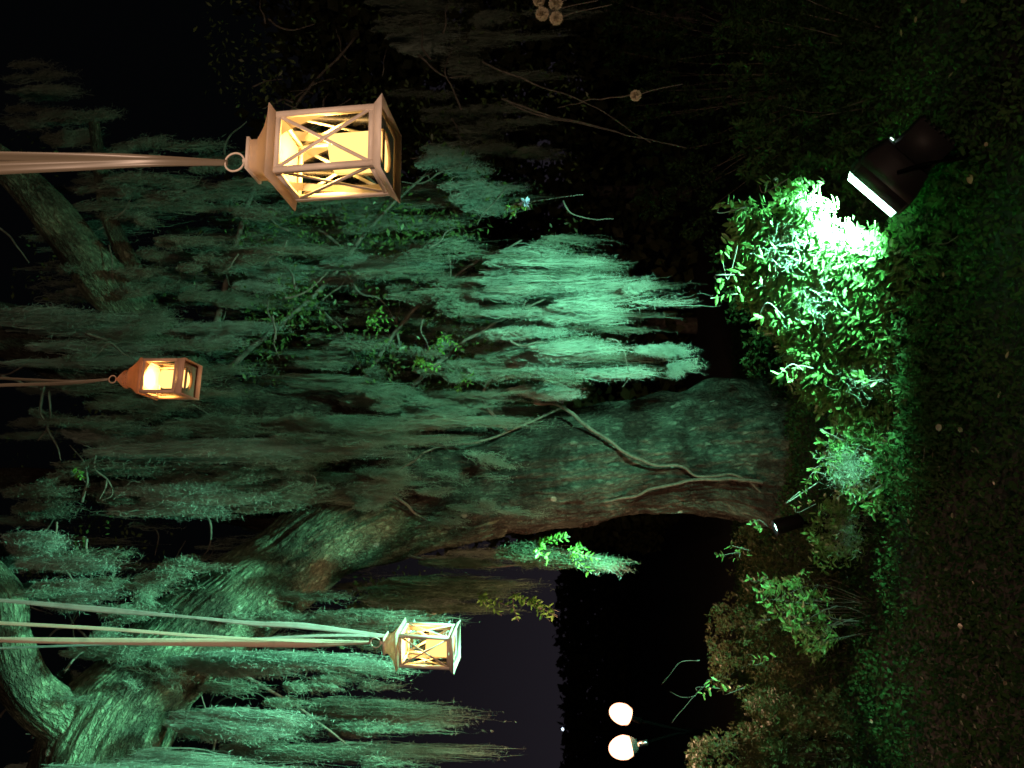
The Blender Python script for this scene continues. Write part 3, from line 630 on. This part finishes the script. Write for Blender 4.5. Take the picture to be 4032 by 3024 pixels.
# ================================================================== SHRUBS
def inside(px, py, poly):
    c = np.zeros(len(px), bool); n = len(poly); j = n - 1
    for i in range(n):
        xi, yi = poly[i]; xj, yj = poly[j]; cond = ((yi > py) != (yj > py)) & (px < (xj - xi) * (py - yi) / (yj - yi + 1e-9) + xi); c ^= cond; j = i
    return c
def sample_poly(poly, n):
    poly = np.array(poly, float); lo, hi = poly.min(0), poly.max(0); r = np.zeros((0, 2))
    while len(r) < n:
        q = rng.uniform(lo, hi, (n * 3, 2)); r = np.vstack([r, q[inside(q[:, 0], q[:, 1], poly)]])
    return r[:n]
def shrub(label, poly, dr, ntip, whorl, Ls, mat, n_obj=0, extra=(), base=None, name='azalea_shrub', stems=40, cat='shrub', simple=False, lighten=None, tipdir=(0, -.15, 1), slant=0.0):
    q = sample_poly(poly, ntip * 2); kk = vnoise(np.stack([q[:, 0] * .018, q[:, 1] * .018, q[:, 0] * 0], -1)) + rng.uniform(-.95, .95, len(q)); q = q[np.argsort(-kk)[:ntip]]; d = rng.uniform(dr[0], dr[1], ntip) + slant * np.clip(.78 - (1512 - q[:, 1]) / F * 3.4, 0, 2)
    for e in extra: q = np.vstack([q, e[:2]]); d = np.append(d, e[2])
    tips = PA(q[:, 0], q[:, 1], d); tips[:, 2] = np.maximum(tips[:, 2], .04)
    c = tips.mean(0); bx = np.array([c[0], c[1] + .1, 0]) if base is None else np.array(base, float)
    t = thing(name, label, cat, bx)
    nt_ = len(tips); rootp = np.stack([bx[0] + (tips[:, 0] - bx[0]) * .45, bx[1] + (tips[:, 1] - bx[1]) * .45, np.zeros(nt_)], 1)
    sd = norm(tips - rootp + rng.normal(0, .12, (nt_, 3))) * .7 + norm(rng.normal(0, 1, (nt_, 3)) + tipdir) * .6; sd = norm(sd)
    k = list(range(ntip, nt_)) + list(rng.choice(ntip, min(stems, ntip), replace=False))
    for i in k:
        b = MB(); a = rootp[i] if i < ntip else tips[i] - sd[i] * .07 - np.array([0, 0, .02]); e = tips[i]; mid = (a + e) / 2 + rng.normal(0, .04, 3) + [0, 0, .03]
        b.tube(resample([a - [0, 0, .03], mid, e], 9) - bx, np.linspace(.003, .0012, 9), 5); b.obj('stem', M['twig'], t, True)
    # whorls of leaves at each tip and a few below it
    n = nt_ * whorl; ti = np.repeat(np.arange(nt_), whorl); ax = sd[ti]
    u = norm(np.cross(ax, rng.normal(0, 1, (n, 3)))); back = (rng.uniform(0, 1, n) ** 1.3)[:, None]
    pos = tips[ti] - ax * back * Ls * 3.2; D = ax * rng.uniform(.15, .9, n)[:, None] + u
    N = ax + rng.normal(0, .25, (n, 3)); L = Ls * rng.uniform(.55, 1.2, n); Wd = L * rng.uniform(.34, .46, n)
    dist = (pos - CAM) @ fwd; order = np.argsort(dist - L * 4)
    pick = order[:n_obj] if n_obj else np.array([], int); rest = np.setdiff1d(np.arange(n), pick)
    V, Fc = (kites_np if simple else leaves_np)(pos[rest] - bx, D[rest], N[rest], L[rest], Wd[rest])
    f = link('foliage', mesh_np('foliage', V, Fc, M[mat], not simple), t); f['kind'] = 'stuff'
    if n_obj:
        lm = mesh_np('leaf', LT * [1, .4, 1], LF, M[mat], True)
        Dn, Xn, Nn = leaf_frames(D[pick], N[pick])
        for a in range(len(pick)):
            s = float(L[pick[a]]); p = pos[pick[a]] - bx; o = link('leaf', lm, t)
            o.matrix_local = Matrix(((Dn[a][0] * s, Xn[a][0] * s, Nn[a][0] * s, p[0]), (Dn[a][1] * s, Xn[a][1] * s, Nn[a][1] * s, p[1]), (Dn[a][2] * s, Xn[a][2] * s, Nn[a][2] * s, p[2]), (0, 0, 0, 1)))
    return t
MAIN = [(2880, 960), (2860, 790), (2930, 800), (2990, 960), (3060, 940), (3050, 740), (3130, 740), (3210, 860), (3240, 960), (3330, 900), (3430, 910), (3540, 1040), (3600, 1250), (3560, 1400), (3520, 1600), (3490, 1760), (3400, 1760), (3250, 1640), (3120, 1560), (3060, 1350), (2900, 1200)]
shrub('glaring bright azalea shrub lit by the floodlight in front of the oak', MAIN, (3.41, 3.62), 2200, 9, .050, 'azalea', 300,
      extra=[(2810, 1160, 3.55), (2840, 1000, 3.5), (2985, 1250, 3.45), (2830, 1110, 3.5), (2840, 800, 3.4), (2990, 730, 3.4), (3060, 1480, 3.7), (3120, 1500, 3.7), (3380, 1480, 3.5)], stems=8, slant=.88)
shrub('sparse shrub added close behind the glaring azalea to shade the trunk', [(3200, 1200), (3250, 1120), (3500, 1120), (3540, 1300), (3500, 1500), (3260, 1500)], (4.0, 4.4), 110, 9, .05, 'azalea', 0, stems=6)  # added hidden layer that keeps part of the floodlight off the trunk
shrub('yellow green shrub with upright sprigs between the glaring azalea and the dark bushes', [(3300, 1620), (3450, 1650), (3490, 1850), (3440, 2050), (3330, 1980), (3250, 1850), (3230, 1740)], (4.15, 4.55), 260, 9, .045, 'azalea', 60,
      extra=[(3200, 1785, 4.0), (3190, 1850, 4.0), (3175, 1900, 4.0), (3150, 1935, 4.0), (3240, 1690, 4.0), (3260, 1760, 4)], stems=30)
shrub('dimmer green shrub at the foot of the trunk left side', [(3210, 1960), (3360, 1950), (3370, 2120), (3290, 2260), (3180, 2240), (3170, 2080)], (4.5, 5.0), 130, 9, .045, 'azalea', 20, extra=[(2960, 2060, 4.6), (2830, 2190, 4.7), (2880, 2150, 4.7), (3130, 2000, 4.6)], stems=26)
shrub('thinly leaved green shrub between the trunk and the two headed lamp', [(2960, 2270), (3080, 2250), (3220, 2330), (3260, 2560), (3180, 2620), (3080, 2480), (2980, 2340)], (4.6, 5.1), 110, 9, .045, 'azalea', 20, extra=[(2950, 2280, 4.7), (2990, 2470, 4.7), (2960, 2600, 4.7), (2760, 2735, 4.7), (2790, 2725, 4.7), (2850, 2715, 4.7)], stems=26)
BROWN = dict(whorl=14, Ls=.03, mat='box', name='low_bush', simple=True, cat='bush', stems=8)
shrub('rounded brown lit bush right of the two headed lamp', [(2790, 2400), (2770, 2560), (2800, 2700), (2930, 2760), (3150, 2760), (3200, 2500), (3100, 2300), (2900, 2300)], (5.1, 5.7), 700, **BROWN)
shrub('warm lit clipped bush left of the two headed lamp', [(2700, 2930), (2690, 3060), (3000, 3150), (3050, 2950), (2960, 2850), (2840, 2870)], (4.9, 5.4), 520, **BROWN)
shrub('dark low bush under the two headed lamp', [(2900, 2740), (3000, 2720), (3300, 2700), (3420, 3150), (3000, 3150), (2950, 2900)], (4.7, 5.3), 700, **BROWN)
shrub('dark low bush at the left foot of the oak', [(2900, 2080), (3300, 2050), (3400, 2500), (3400, 2700), (3100, 2500), (2860, 2250)], (5.2, 5.9), 620, **BROWN)
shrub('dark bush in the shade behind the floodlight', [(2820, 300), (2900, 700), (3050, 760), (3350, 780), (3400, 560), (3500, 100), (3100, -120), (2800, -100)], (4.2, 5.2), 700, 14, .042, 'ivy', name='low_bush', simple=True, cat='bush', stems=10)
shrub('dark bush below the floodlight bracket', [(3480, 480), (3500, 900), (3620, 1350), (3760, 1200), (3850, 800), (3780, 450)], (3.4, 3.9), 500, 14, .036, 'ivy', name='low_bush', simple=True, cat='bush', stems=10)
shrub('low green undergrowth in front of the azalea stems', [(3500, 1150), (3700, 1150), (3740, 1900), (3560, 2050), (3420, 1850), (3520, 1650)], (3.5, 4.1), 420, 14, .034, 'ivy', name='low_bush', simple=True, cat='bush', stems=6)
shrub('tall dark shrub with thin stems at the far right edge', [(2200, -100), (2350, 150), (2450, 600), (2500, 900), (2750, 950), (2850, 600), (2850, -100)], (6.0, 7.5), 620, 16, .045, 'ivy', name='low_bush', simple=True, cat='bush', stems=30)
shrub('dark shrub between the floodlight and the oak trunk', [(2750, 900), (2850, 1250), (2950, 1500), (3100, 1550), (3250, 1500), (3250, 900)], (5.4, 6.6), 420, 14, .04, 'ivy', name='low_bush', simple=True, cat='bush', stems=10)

# fine moss caught in the azaleas
def tangle(label, x, y, d, r, n):
    p = P(x, y, d); s = p + rng.normal(0, 1, (n, 3)) * r; K = 6; st = [s]; v = norm(rng.normal(0, 1, (n, 3)))
    for k in range(K - 1): v = norm(v + rng.normal(0, .5, (n, 3)) + [0, 0, -.12]); st.append(st[-1] + v * .018)
    A = np.stack(st, 1); w = norm(rng.normal(0, 1, (n, 1, 3))) * .0009; V = np.stack([A - w, A + w], 2).reshape(-1, 3)
    a = (np.arange(n) * K * 2)[:, None] + (np.arange(K - 1) * 2)[None]
    o = link('moss_tangle', mesh_np('moss_tangle', V, np.stack([a, a + 1, a + 3, a + 2], -1).reshape(-1, 4), M['moss2'])); tag(o, label, 'moss', 'tangles of moss caught in the shrubs', 'stuff')
tangle('pale moss tangle in the top of the glaring azalea', 3080, 980, 3.5, [.07, .03, .05], 60)
tangle('pale moss tangle in the middle of the glaring azalea', 3200, 1180, 3.7, [.06, .03, .05], 50)
tangle('pale moss tangle at the left end of the glaring azalea', 3400, 1500, 3.95, [.04, .03, .05], 60)
tangle('spiky cyan moss ball between three leafy sprigs', 3330, 1850, 4.0, [.045, .03, .05], 420)
tangle('moss wisps low in the dimmer green shrub', 3330, 2100, 4.5, [.06, .03, .04], 240)

# ================================================================== GROUND COVER, LITTER
n = 230000
gx = rng.uniform(-4.2, 4.2, n); gy = 2.0 + 7.5 * rng.uniform(0, 1, n) ** 1.3; k = np.abs(gx) < gy * .62 + .5; gx, gy = gx[k], gy[k]
clumpy = .5 + .5 * vnoise(np.stack([gx * 3, gy * 3, gx * 0], -1)); gz = ground_z(gx, gy) + rng.uniform(.01, 1, len(gx)) ** .7 * (.05 + .17 * clumpy)
p = np.stack([gx, gy, gz], 1); L = rng.uniform(.016, .036, len(p)); D = rng.normal(0, 1, p.shape) + [0, 0, .25]; N = rng.normal(0, .6, p.shape) + [0, -.2, 1]
V, Fc = kites_np(p, D, N, L, L * .55)
o = link('ground_cover', mesh_np('ground_cover', V, Fc, M['ivy'])); tag(o, 'dense small leaved creeping plants covering the ground', 'ground cover', kind='stuff')
n = 60; lx = rng.uniform(-2.6, 2.2, n); ly = rng.uniform(3.0, 5.6, n); p = np.stack([lx, ly, ground_z(lx, ly) + .19], 1)
a = rng.uniform(0, 6.28, n); D = np.stack([np.cos(a), np.sin(a), rng.normal(0, .2, n)], 1); N = rng.normal(0, .4, (n, 3)) + [0, -.2, 1]; L = rng.uniform(.02, .05, n)
V, Fc = leaves_np(p, D, N, L, L * .6)
o = link('leaf_litter', mesh_np('leaf_litter', V, Fc, M['litter'])); tag(o, 'scattered pale dead leaves lying on the creeping plants', 'dead leaves', kind='stuff')

# dark trees behind the garden on the right
for k, (tx, ty, hh, rr) in enumerate([(-1.4, 15, 7.5, 1.6), (1.0, 14, 8.5, 2.2), (3.6, 15.5, 9, 2.4), (6.5, 14.5, 8, 2.4), (2.2, 19, 10, 3), (9.0, 17, 9, 2.6), (-2.4, 17.5, 4.0, 1.3)]):
    t = thing('background_tree', ['slim dark tree directly behind the oak trunk', 'dark tree behind the bright azalea', 'dark tree behind the nearest lantern', 'dark tree at the right edge behind the flowers', 'tallest dark tree at the back', 'outermost dark tree on the right', 'low dark tree at the left end of the row'][k], 'tree', (tx, ty, 0), group='dark trees behind the garden')
    b = MB(); b.tube(resample([(0, 0, -.1), (.1, 0, hh * .3), (-.1, .1, hh * .7)], 10), np.linspace(.16, .05, 10), 8); b.obj('trunk', M['twig'], t, True)
    n = 8500; q = norm(rng.normal(0, 1, (n, 3))) * rng.uniform(.35, 1, (n, 1)) ** .5; q = q * [rr, rr, hh * .5] + [0, 0, hh * .52]; q += .35 * np.stack([vnoise(q * 1.2), vnoise(q * 1.2 + 9), vnoise(q * 1.2 + 20)], -1) * 2
    L = rng.uniform(.12, .3, n); V, Fc = kites_np(q, rng.normal(0, 1, q.shape), rng.normal(0, 1, q.shape), L, L * .7); f = link('crown', mesh_np('crown', V, Fc, M['box']), t); f['kind'] = 'stuff'
# far dark wood line
n = 60000; fx = rng.uniform(-60, 60, n); fy = rng.uniform(45, 60, n); h = 3.2 + 1.2 * vnoise(np.stack([fx * .15, fy * 0, fx * 0], -1)); fz = rng.uniform(0, 1, n) ** .7 * h
p = np.stack([fx, fy, fz], 1); L = rng.uniform(.2, .6, n); V, Fc = kites_np(p, rng.normal(0, 1, p.shape), rng.normal(0, 1, p.shape) + [0, -.5, 0], L, L * .8)
o = link('distant_woods', mesh_np('distant_woods', V, Fc, M['box'])); tag(o, 'low black line of distant woods under the purple sky', 'woods', kind='stuff')

# bare stems and reeds at the far right
def stem(rows, rpx, label):
    t = branch(rows, rpx, 'bare_stem', None, 'twig', np.zeros(3)); tag(t, label, 'stem', 'thin bare stems on the right')
ST_ = [([(1900, 240, 5), (2100, 330, 5), (2300, 400, 5), (2560, 560, 5)], 4, 'long bare stem slanting past the flower cluster'),
       ([(1990, 390, 5), (2060, 430, 5), (2250, 480, 5), (2420, 520, 5)], 4, 'bare stem curving above the single cream flower'),
       ([(1980, 390, 5), (2130, 440, 5), (2350, 500, 5), (2700, 580, 5)], 4, 'longest bare stem running under the single cream flower'),
       ([(2500, 380, 4.4), (2350, 395, 4.6), (2200, 420, 4.8)], 3, 'stalk of the single cream flower'),
       ([(1650, 220, 6), (1750, 300, 6), (1850, 300, 6)], 5, 'short bent stem high on the right'),
       ([(2760, 2600, 5), (2680, 2610, 5), (2640, 2650, 5), (2610, 2690, 5)], 1.6, 'dry grass blade right of the two headed lamp'),
       ([(2780, 2700, 5), (2700, 2770, 5), (2660, 2820, 5), (2640, 2850, 5)], 1.6, 'dry bent twig between the bushes and the two headed lamp'),
       ([(2740, 2740, 5), (2680, 2740, 5), (2640, 2720, 5)], 1.3, 'thin dry twig just above the bent one')]
for r, w, l in ST_: stem(r, w, l)

# ================================================================== FLOWERS
def pompom(x, y, d, r, label, mat='petal', group='cream pompom flowers'):
    c = P(x, y, d); t = thing('flower', label, 'flower', c, group=group)
    k = 240; i = np.arange(k) + .5; ph = np.arccos(1 - 2 * i / k); th = np.pi * (1 + 5 ** .5) * i
    D = np.stack([np.cos(th) * np.sin(ph), np.sin(th) * np.sin(ph), np.cos(ph)], 1)
    V, Fc = leaves_np(D * r * .35, D + rng.normal(0, .12, D.shape), np.cross(D, rng.normal(0, 1, D.shape)), np.full(k, r * .68), np.full(k, r * .42))
    o = link('petals', mesh_np('petals', V, Fc, M[mat], True), t); o['kind'] = 'stuff'
    b = MB(); b.tube(resample([(0, 0, -r * .3), (r, .5 * r, -3 * r), (2 * r, r, -8 * r)], 8), .002, 5); b.obj('stalk', M['twig'], t, True)
for x, y, r, lab in ((2135, 55, .031, 'cream pompom flower at the inner left of the cluster of four'), (2190, 72, .031, 'lowest cream pompom flower of the cluster of four'),
                     (2188, 12, .033, 'cream pompom flower at the outer corner of the cluster, cut by the frame'), (2122, 2, .028, 'topmost cream pompom flower of the cluster, mostly cut by the frame'),
                     (2503, 376, .026, 'single cream pompom flower apart from the cluster')):
    pompom(x, y, 3.6, r, lab)
c = P(2068, 800, 4.2); t = thing('blue_flower', 'small pale blue flower beside a yellow green leaf spray in the dark', 'flower', c)
for k in range(16):
    D = norm(rng.normal(0, 1, (1, 3)) + [0, -.5, 0]); V, Fc = leaves_np(D * .008, D, rng.normal(0, 1, (1, 3)), np.array([.03]), np.array([.02])); link('petal', mesh_np('petal', V, Fc, M['blue'], True), t)
b = MB(); b.tube(resample([(0, 0, 0), (.02, .03, -.08), (.05, .05, -.3)], 8), .001, 5); b.obj('stalk', M['twig'], t, True)
sprig('yellow green leaf spray above the pale blue flower', 2030, 800, 4.2, 5, .028, (-.8, 0, -.2), nst=3, name='leaf_spray', cat='leaves')

# ================================================================== LANTERNS
def sq(h, z): return [(-h, -h, z), (h, -h, z), (h, h, z), (-h, h, z)]
def lantern(label, w, loc, rz, style='cross', lit=True, tilt=0, body='cream', sheet='cream_sheet', pw=.55):
    t = thing('hanging_lantern', label, 'lantern', loc, (0, tilt, rz), 'hanging lanterns')
    H = .5 * w; U = w; cm, sm = M[body], M[sheet]
    flare = 1.2 if style == 'cross' else 1.03
    zt = 1.66 if style == 'cross' else 1.28; zb = .15 if style == 'cross' else .24; rail = .075
    # base skirt
    b = MB(); b.loft([sq(H * (flare - .03), .0), sq(H * flare, .0), sq(H * 1.0, zb * U), sq(H * .97, zb * U), sq(H * (flare - .03), .0)]); b.obj('base', cm, t)
    # floor plate with round hole
    b = MB(); k = 32; a = np.linspace(0, 2 * np.pi, k, endpoint=False); hr = .33 * U
    sqr = []
    for q in a:
        c, s = math.cos(q), math.sin(q); r = .485 * U / max(abs(c), abs(s)); sqr.append((c * r, s * r, zb * .75 * U))
    b.loft([[(math.cos(q) * hr, math.sin(q) * hr, zb * .75 * U + .001) for q in a], sqr, [(x, y, z - .002) for x, y, z in sqr], [(math.cos(q) * hr, math.sin(q) * hr, zb * .75 * U - .002) for q in a]]); b.obj('floor_plate', cm, t)
    b = MB(); b.box((0, 0, zb * .75 * U + .0025), (.46 * U, .06 * U, .0012)); b.obj('candle_rest', cm, t)
    pwid = .085 * U
    for sx_ in (-1, 1):
        for sy_ in (-1, 1):
            b = MB(); b.box((sx_ * (H - pwid / 2), sy_ * (H - pwid / 2), (zb + zt) / 2 * U), (pwid / 2, pwid / 2, (zt - zb) / 2 * U)); b.obj('post', cm, t)
    for k in range(4):
        R = np.array(Matrix.Rotation(k * math.pi / 2, 3, 'Z'))
        for z, nm in ((zb + rail / 2, 'bottom_rail'), (zt - rail / 2, 'top_rail')):
            b = MB(); b.box(R @ np.array([0, -(H - pwid * .45), z * U]), (H - pwid - .0003, pwid * .35, rail / 2 * U), R); b.obj(nm, cm, t)
        lo = zb + rail; hi = zt - rail; e = H - pwid
        b = MB(); v = np.array([(-e, -H + .6 * pwid, lo * U), (e, -H + .6 * pwid, lo * U), (e, -H + .6 * pwid, hi * U), (-e, -H + .6 * pwid, hi * U)])
        v2 = v + [0, .0012, 0]; b.loft([(R @ v.T).T, (R @ v2.T).T], True, True, True); b.obj('pane', M['glass'], t)
        if style == 'cross':
            for sg, y in ((-1, -H + .20 * pwid), (1, -H + .42 * pwid)):
                b = MB(); b.bar(R @ np.array([-e * sg, y, lo * U]), R @ np.array([e * sg, y, hi * U]), .052 * U, .02 * U); b.obj('cross_bar', cm, t)
    # ceiling plate
    b = MB(); b.loft([sq(H * .985, (zt - .002) * U), sq(H * .97, (zt + .004) * U), sq(H * .3, (zt + .012) * U)], True, False, True); b.obj('ceiling_plate', M['ceiling'], t)
    if style == 'cross':
        b = MB(); b.loft([sq(H * 1.0, 1.665 * U), sq(H * 1.2, 1.725 * U), sq(H * 1.19, 1.745 * U), sq(H * .98, 1.80 * U), sq(H * .72, 1.90 * U), sq(H * .55, 2.0 * U), sq(H * .46, 2.06 * U), sq(H * .46, 2.17 * U)]); b.obj('roof', sm, t)
        b = MB(); b.loft([sq(H * .40, 2.168 * U), sq(H * .53, 2.172 * U), sq(H * .53, 2.215 * U), sq(H * .44, 2.235 * U), sq(H * .05, 2.26 * U)], True, True, True); b.obj('cap', cm, t)
        b = MB(); b.lathe([(.035 * U, 2.25 * U), (.04 * U, 2.30 * U), (.055 * U, 2.33 * U), (.04 * U, 2.37 * U), (.001, 2.385 * U)], 12); b.obj('knob', cm, t, True)
        rc, rr = 2.51 * U, .155 * U
    else:
        b = MB(); b.loft([sq(H * 1.03, 1.28 * U), sq(H * 1.06, 1.33 * U), sq(H * 1.04, 1.36 * U), sq(H * .80, 1.52 * U), sq(H * .60, 1.72 * U), sq(H * .50, 1.84 * U)]); b.obj('roof', sm, t)
        # perforated drum: rows of real openings left between small panels
        b = MB(); k = 20; dr = .245 * U
        for rr_ in range(5):
            z0 = (1.84 + rr_ * .036) * U; b.lathe([(dr - .005 * U * rr_, z0), (dr - .005 * U * rr_, z0 + (.036 if rr_ % 2 == 0 else .0001) * U)], k)
        for rr_ in (1, 3):
            for j in range(k):
                a0 = 2 * math.pi * j / k; b.box((dr * math.cos(a0), dr * math.sin(a0), (1.84 + rr_ * .036 + .018) * U), (.001, .02 * U, .018 * U), np.array(Matrix.Rotation(a0, 3, 'Z')))
        b.obj('vent_drum', sm, t)
        b = MB(); b.lathe([(.27 * U, 2.01 * U), (.275 * U, 2.03 * U), (.17 * U, 2.17 * U), (.06 * U, 2.29 * U), (.03 * U, 2.36 * U), (.001, 2.37 * U)], 24); b.obj('cap', sm, t, True)
        rc, rr = 2.46 * U, .11 * U
    b = MB(); a = np.linspace(0, 2 * np.pi, 33); pts = np.stack([rr * np.cos(a), np.zeros(33), rc + rr * np.sin(a)], 1); b.tube(pts, .017 * U, 8, False); b.obj('ring', cm, t, True)
    # pillar candle, hollow top
    z0 = zb * .75 * U + .004; cr = (.31 if style == 'cross' else .27) * U; ch = (.74 if style == 'cross' else .66) * U
    b = MB(); b.lathe([(cr * .98, z0), (cr, z0 + .004), (cr, z0 + ch), (cr * .93, z0 + ch + .003), (cr * .84, z0 + ch - .002), (cr * .6, z0 + ch - .02), (.001, z0 + ch - .024)], 32, cap0=True); b.obj('candle', M['candle'] if lit else M['wax'], t, True)
    b = MB(); b.tube([(0, 0, z0 + ch - .03), (.001, 0, z0 + ch - .005)], .0012, 6); b.obj('wick', M['black'], t)
    if lit:
        lp = bpy.data.lights.new('candle_light', 'POINT'); lp.energy = pw; lp.color = (1, .52, .13); lp.shadow_soft_size = .02
        lo_ = link('candle_light', lp, None); bpy.context.view_layer.update()
        lo_.location = t.matrix_world @ Vector((0, 0, z0 + ch + .03))
    bpy.context.view_layer.update()
    return np.array(t.matrix_world @ Vector((0, 0, rc + rr)))
def ribbon(label, strands_, mat, top=None):
    """each strand: rows (x, y, d), width in metres, turn angles"""
    t = thing('ribbon', label, 'ribbon', strands_[0][0][0] if isinstance(strands_[0][0][0], np.ndarray) else (0, 0, 0)); off = np.array(t.location)
    for rows, wd, tw in strands_:
        pts = np.array([r if isinstance(r, np.ndarray) else P(*r) for r in rows]); n = 60; pts = resample(pts, n); T = norm(np.gradient(pts, axis=0))
        s = np.linspace(0, 1, n); w = np.interp(s, np.linspace(0, 1, len(wd)), wd); a = np.interp(s, np.linspace(0, 1, len(tw)), np.radians(tw))
        side = norm(np.cross(T, [0, 1., 0])); bk = np.cross(side, T); D = side * np.cos(a)[:, None] + bk * np.sin(a)[:, None]
        nn = np.cross(D, T) * .0004; K = 4; V = []
        for u in (-1, -.33, .33, 1): V.append(pts + D * (w * u / 2)[:, None] + bk * (.08 * w * (1 - u * u))[:, None])
        A = np.stack([v + nn for v in V] + [v - nn for v in V[::-1]], 1).reshape(-1, 3)
        b = MB(); k = 8; b.loft([q for q in A.reshape(n, 8, 3) - off], True, True, True); b.obj('ribbon_strand', M[mat], t, True)

L1 = lantern('largest nearest cream lantern with crossed window bars and glowing candle', .14, P(1542, 592, 1.724), math.radians(13.6), tilt=math.radians(-2.6), pw=6.5)
r1 = L1 - np.array([0, 0, .006])
ribbon('broad cream satin ribbon holding the largest lantern', [([r1, P(500, 626, 1.72), P(200, 622, 1.70), P(-250, 612, 1.68)], [.013, .022, .024, .024], [5, 12, 35, 40]),
                                                         ([r1, P(600, 638, 1.71), P(300, 650, 1.69), P(0, 662, 1.67), P(-250, 675, 1.66)], [.013, .020, .024, .026, .026], [-5, 0, 10, 15, 20])], 'ribbon')
L2 = lantern('small rust coloured lantern with plain panes and perforated chimney', .12, P(757, 1493, 2.79), math.radians(12.5), 'plain', body='orange', sheet='orange_sheet', pw=3.2)
ribbon('thin brown ribbon holding the small rust lantern', [([L2, P(300, 1502, 2.79), P(0, 1490, 2.78), P(-250, 1480, 2.78)], [.008, .012, .016, .016], [10, 40, 60, 30]),
                                                     ([L2, P(250, 1510, 2.77), P(0, 1517, 2.75), P(-250, 1525, 2.75)], [.008, .016, .012, .012], [0, 50, 20, 10])], 'ribbon')
L3 = lantern('mid sized cream lantern with crossed bars and glowing candle on the left', .14, P(1800, 2547, 3.38), math.radians(-6.3), tilt=math.radians(0.8), pw=5.5)
ribbon('warm lit cream ribbon holding the left glowing lantern', [([L3, P(1200, 2532, 3.37), P(700, 2528, 3.35), P(200, 2522, 3.33), P(-250, 2515, 3.3)], [.012, .036, .032, .026, .020], [0, -15, -35, -40, -45]),
                                                        ([L3, P(1200, 2526, 3.37), P(800, 2505, 3.35), P(400, 2475, 3.33), P(-250, 2440, 3.3)], [.008, .010, .014, .016, .016], [0, -40, -45, -45, -45])], 'ribbon_t')
L4 = lantern('unlit white lantern hanging close behind the left glowing lantern', .10, P(1768, 2515, 3.75), math.radians(-20), lit=False, body='white', sheet='white')
ribbon('cyan lit white ribbon holding the unlit lantern', [([L4, P(1200, 2465, 3.75), P(1000, 2455, 3.75), P(750, 2430, 3.74), P(400, 2400, 3.72), P(80, 2370, 3.7), P(-250, 2345, 3.7)], [.012, .030, .022, .012, .030, .020, .014], [-40, -35, -30, -45, -35, -45, -50]),
                                                 ([L4, P(1300, 2502, 3.74), P(1000, 2516, 3.73), P(600, 2530, 3.72), P(200, 2545, 3.7), P(-250, 2560, 3.7)], [.010, .014, .012, .013, .012, .010], [-40, -40, -45, -45, -50, -50])], 'ribbon_w')

# tiny lamp far away under the sky
c = P(2216, 2871, 40); t = thing('distant_lamp', 'tiny far white lamp under the sky near the two headed lamp', 'lamp', (c[0], c[1], 0))
b = MB(); b.tube([(0, 0, 0), (0, 0, c[2])], .03, 6); b.obj('post', M['darkmetal'], t)
b = MB(); b.lathe([(.001, c[2] - .07), (.07, c[2] - .02), (.07, c[2] + .03), (.001, c[2] + .07)], 10); b.obj('globe', M['farlamp'], t, True)
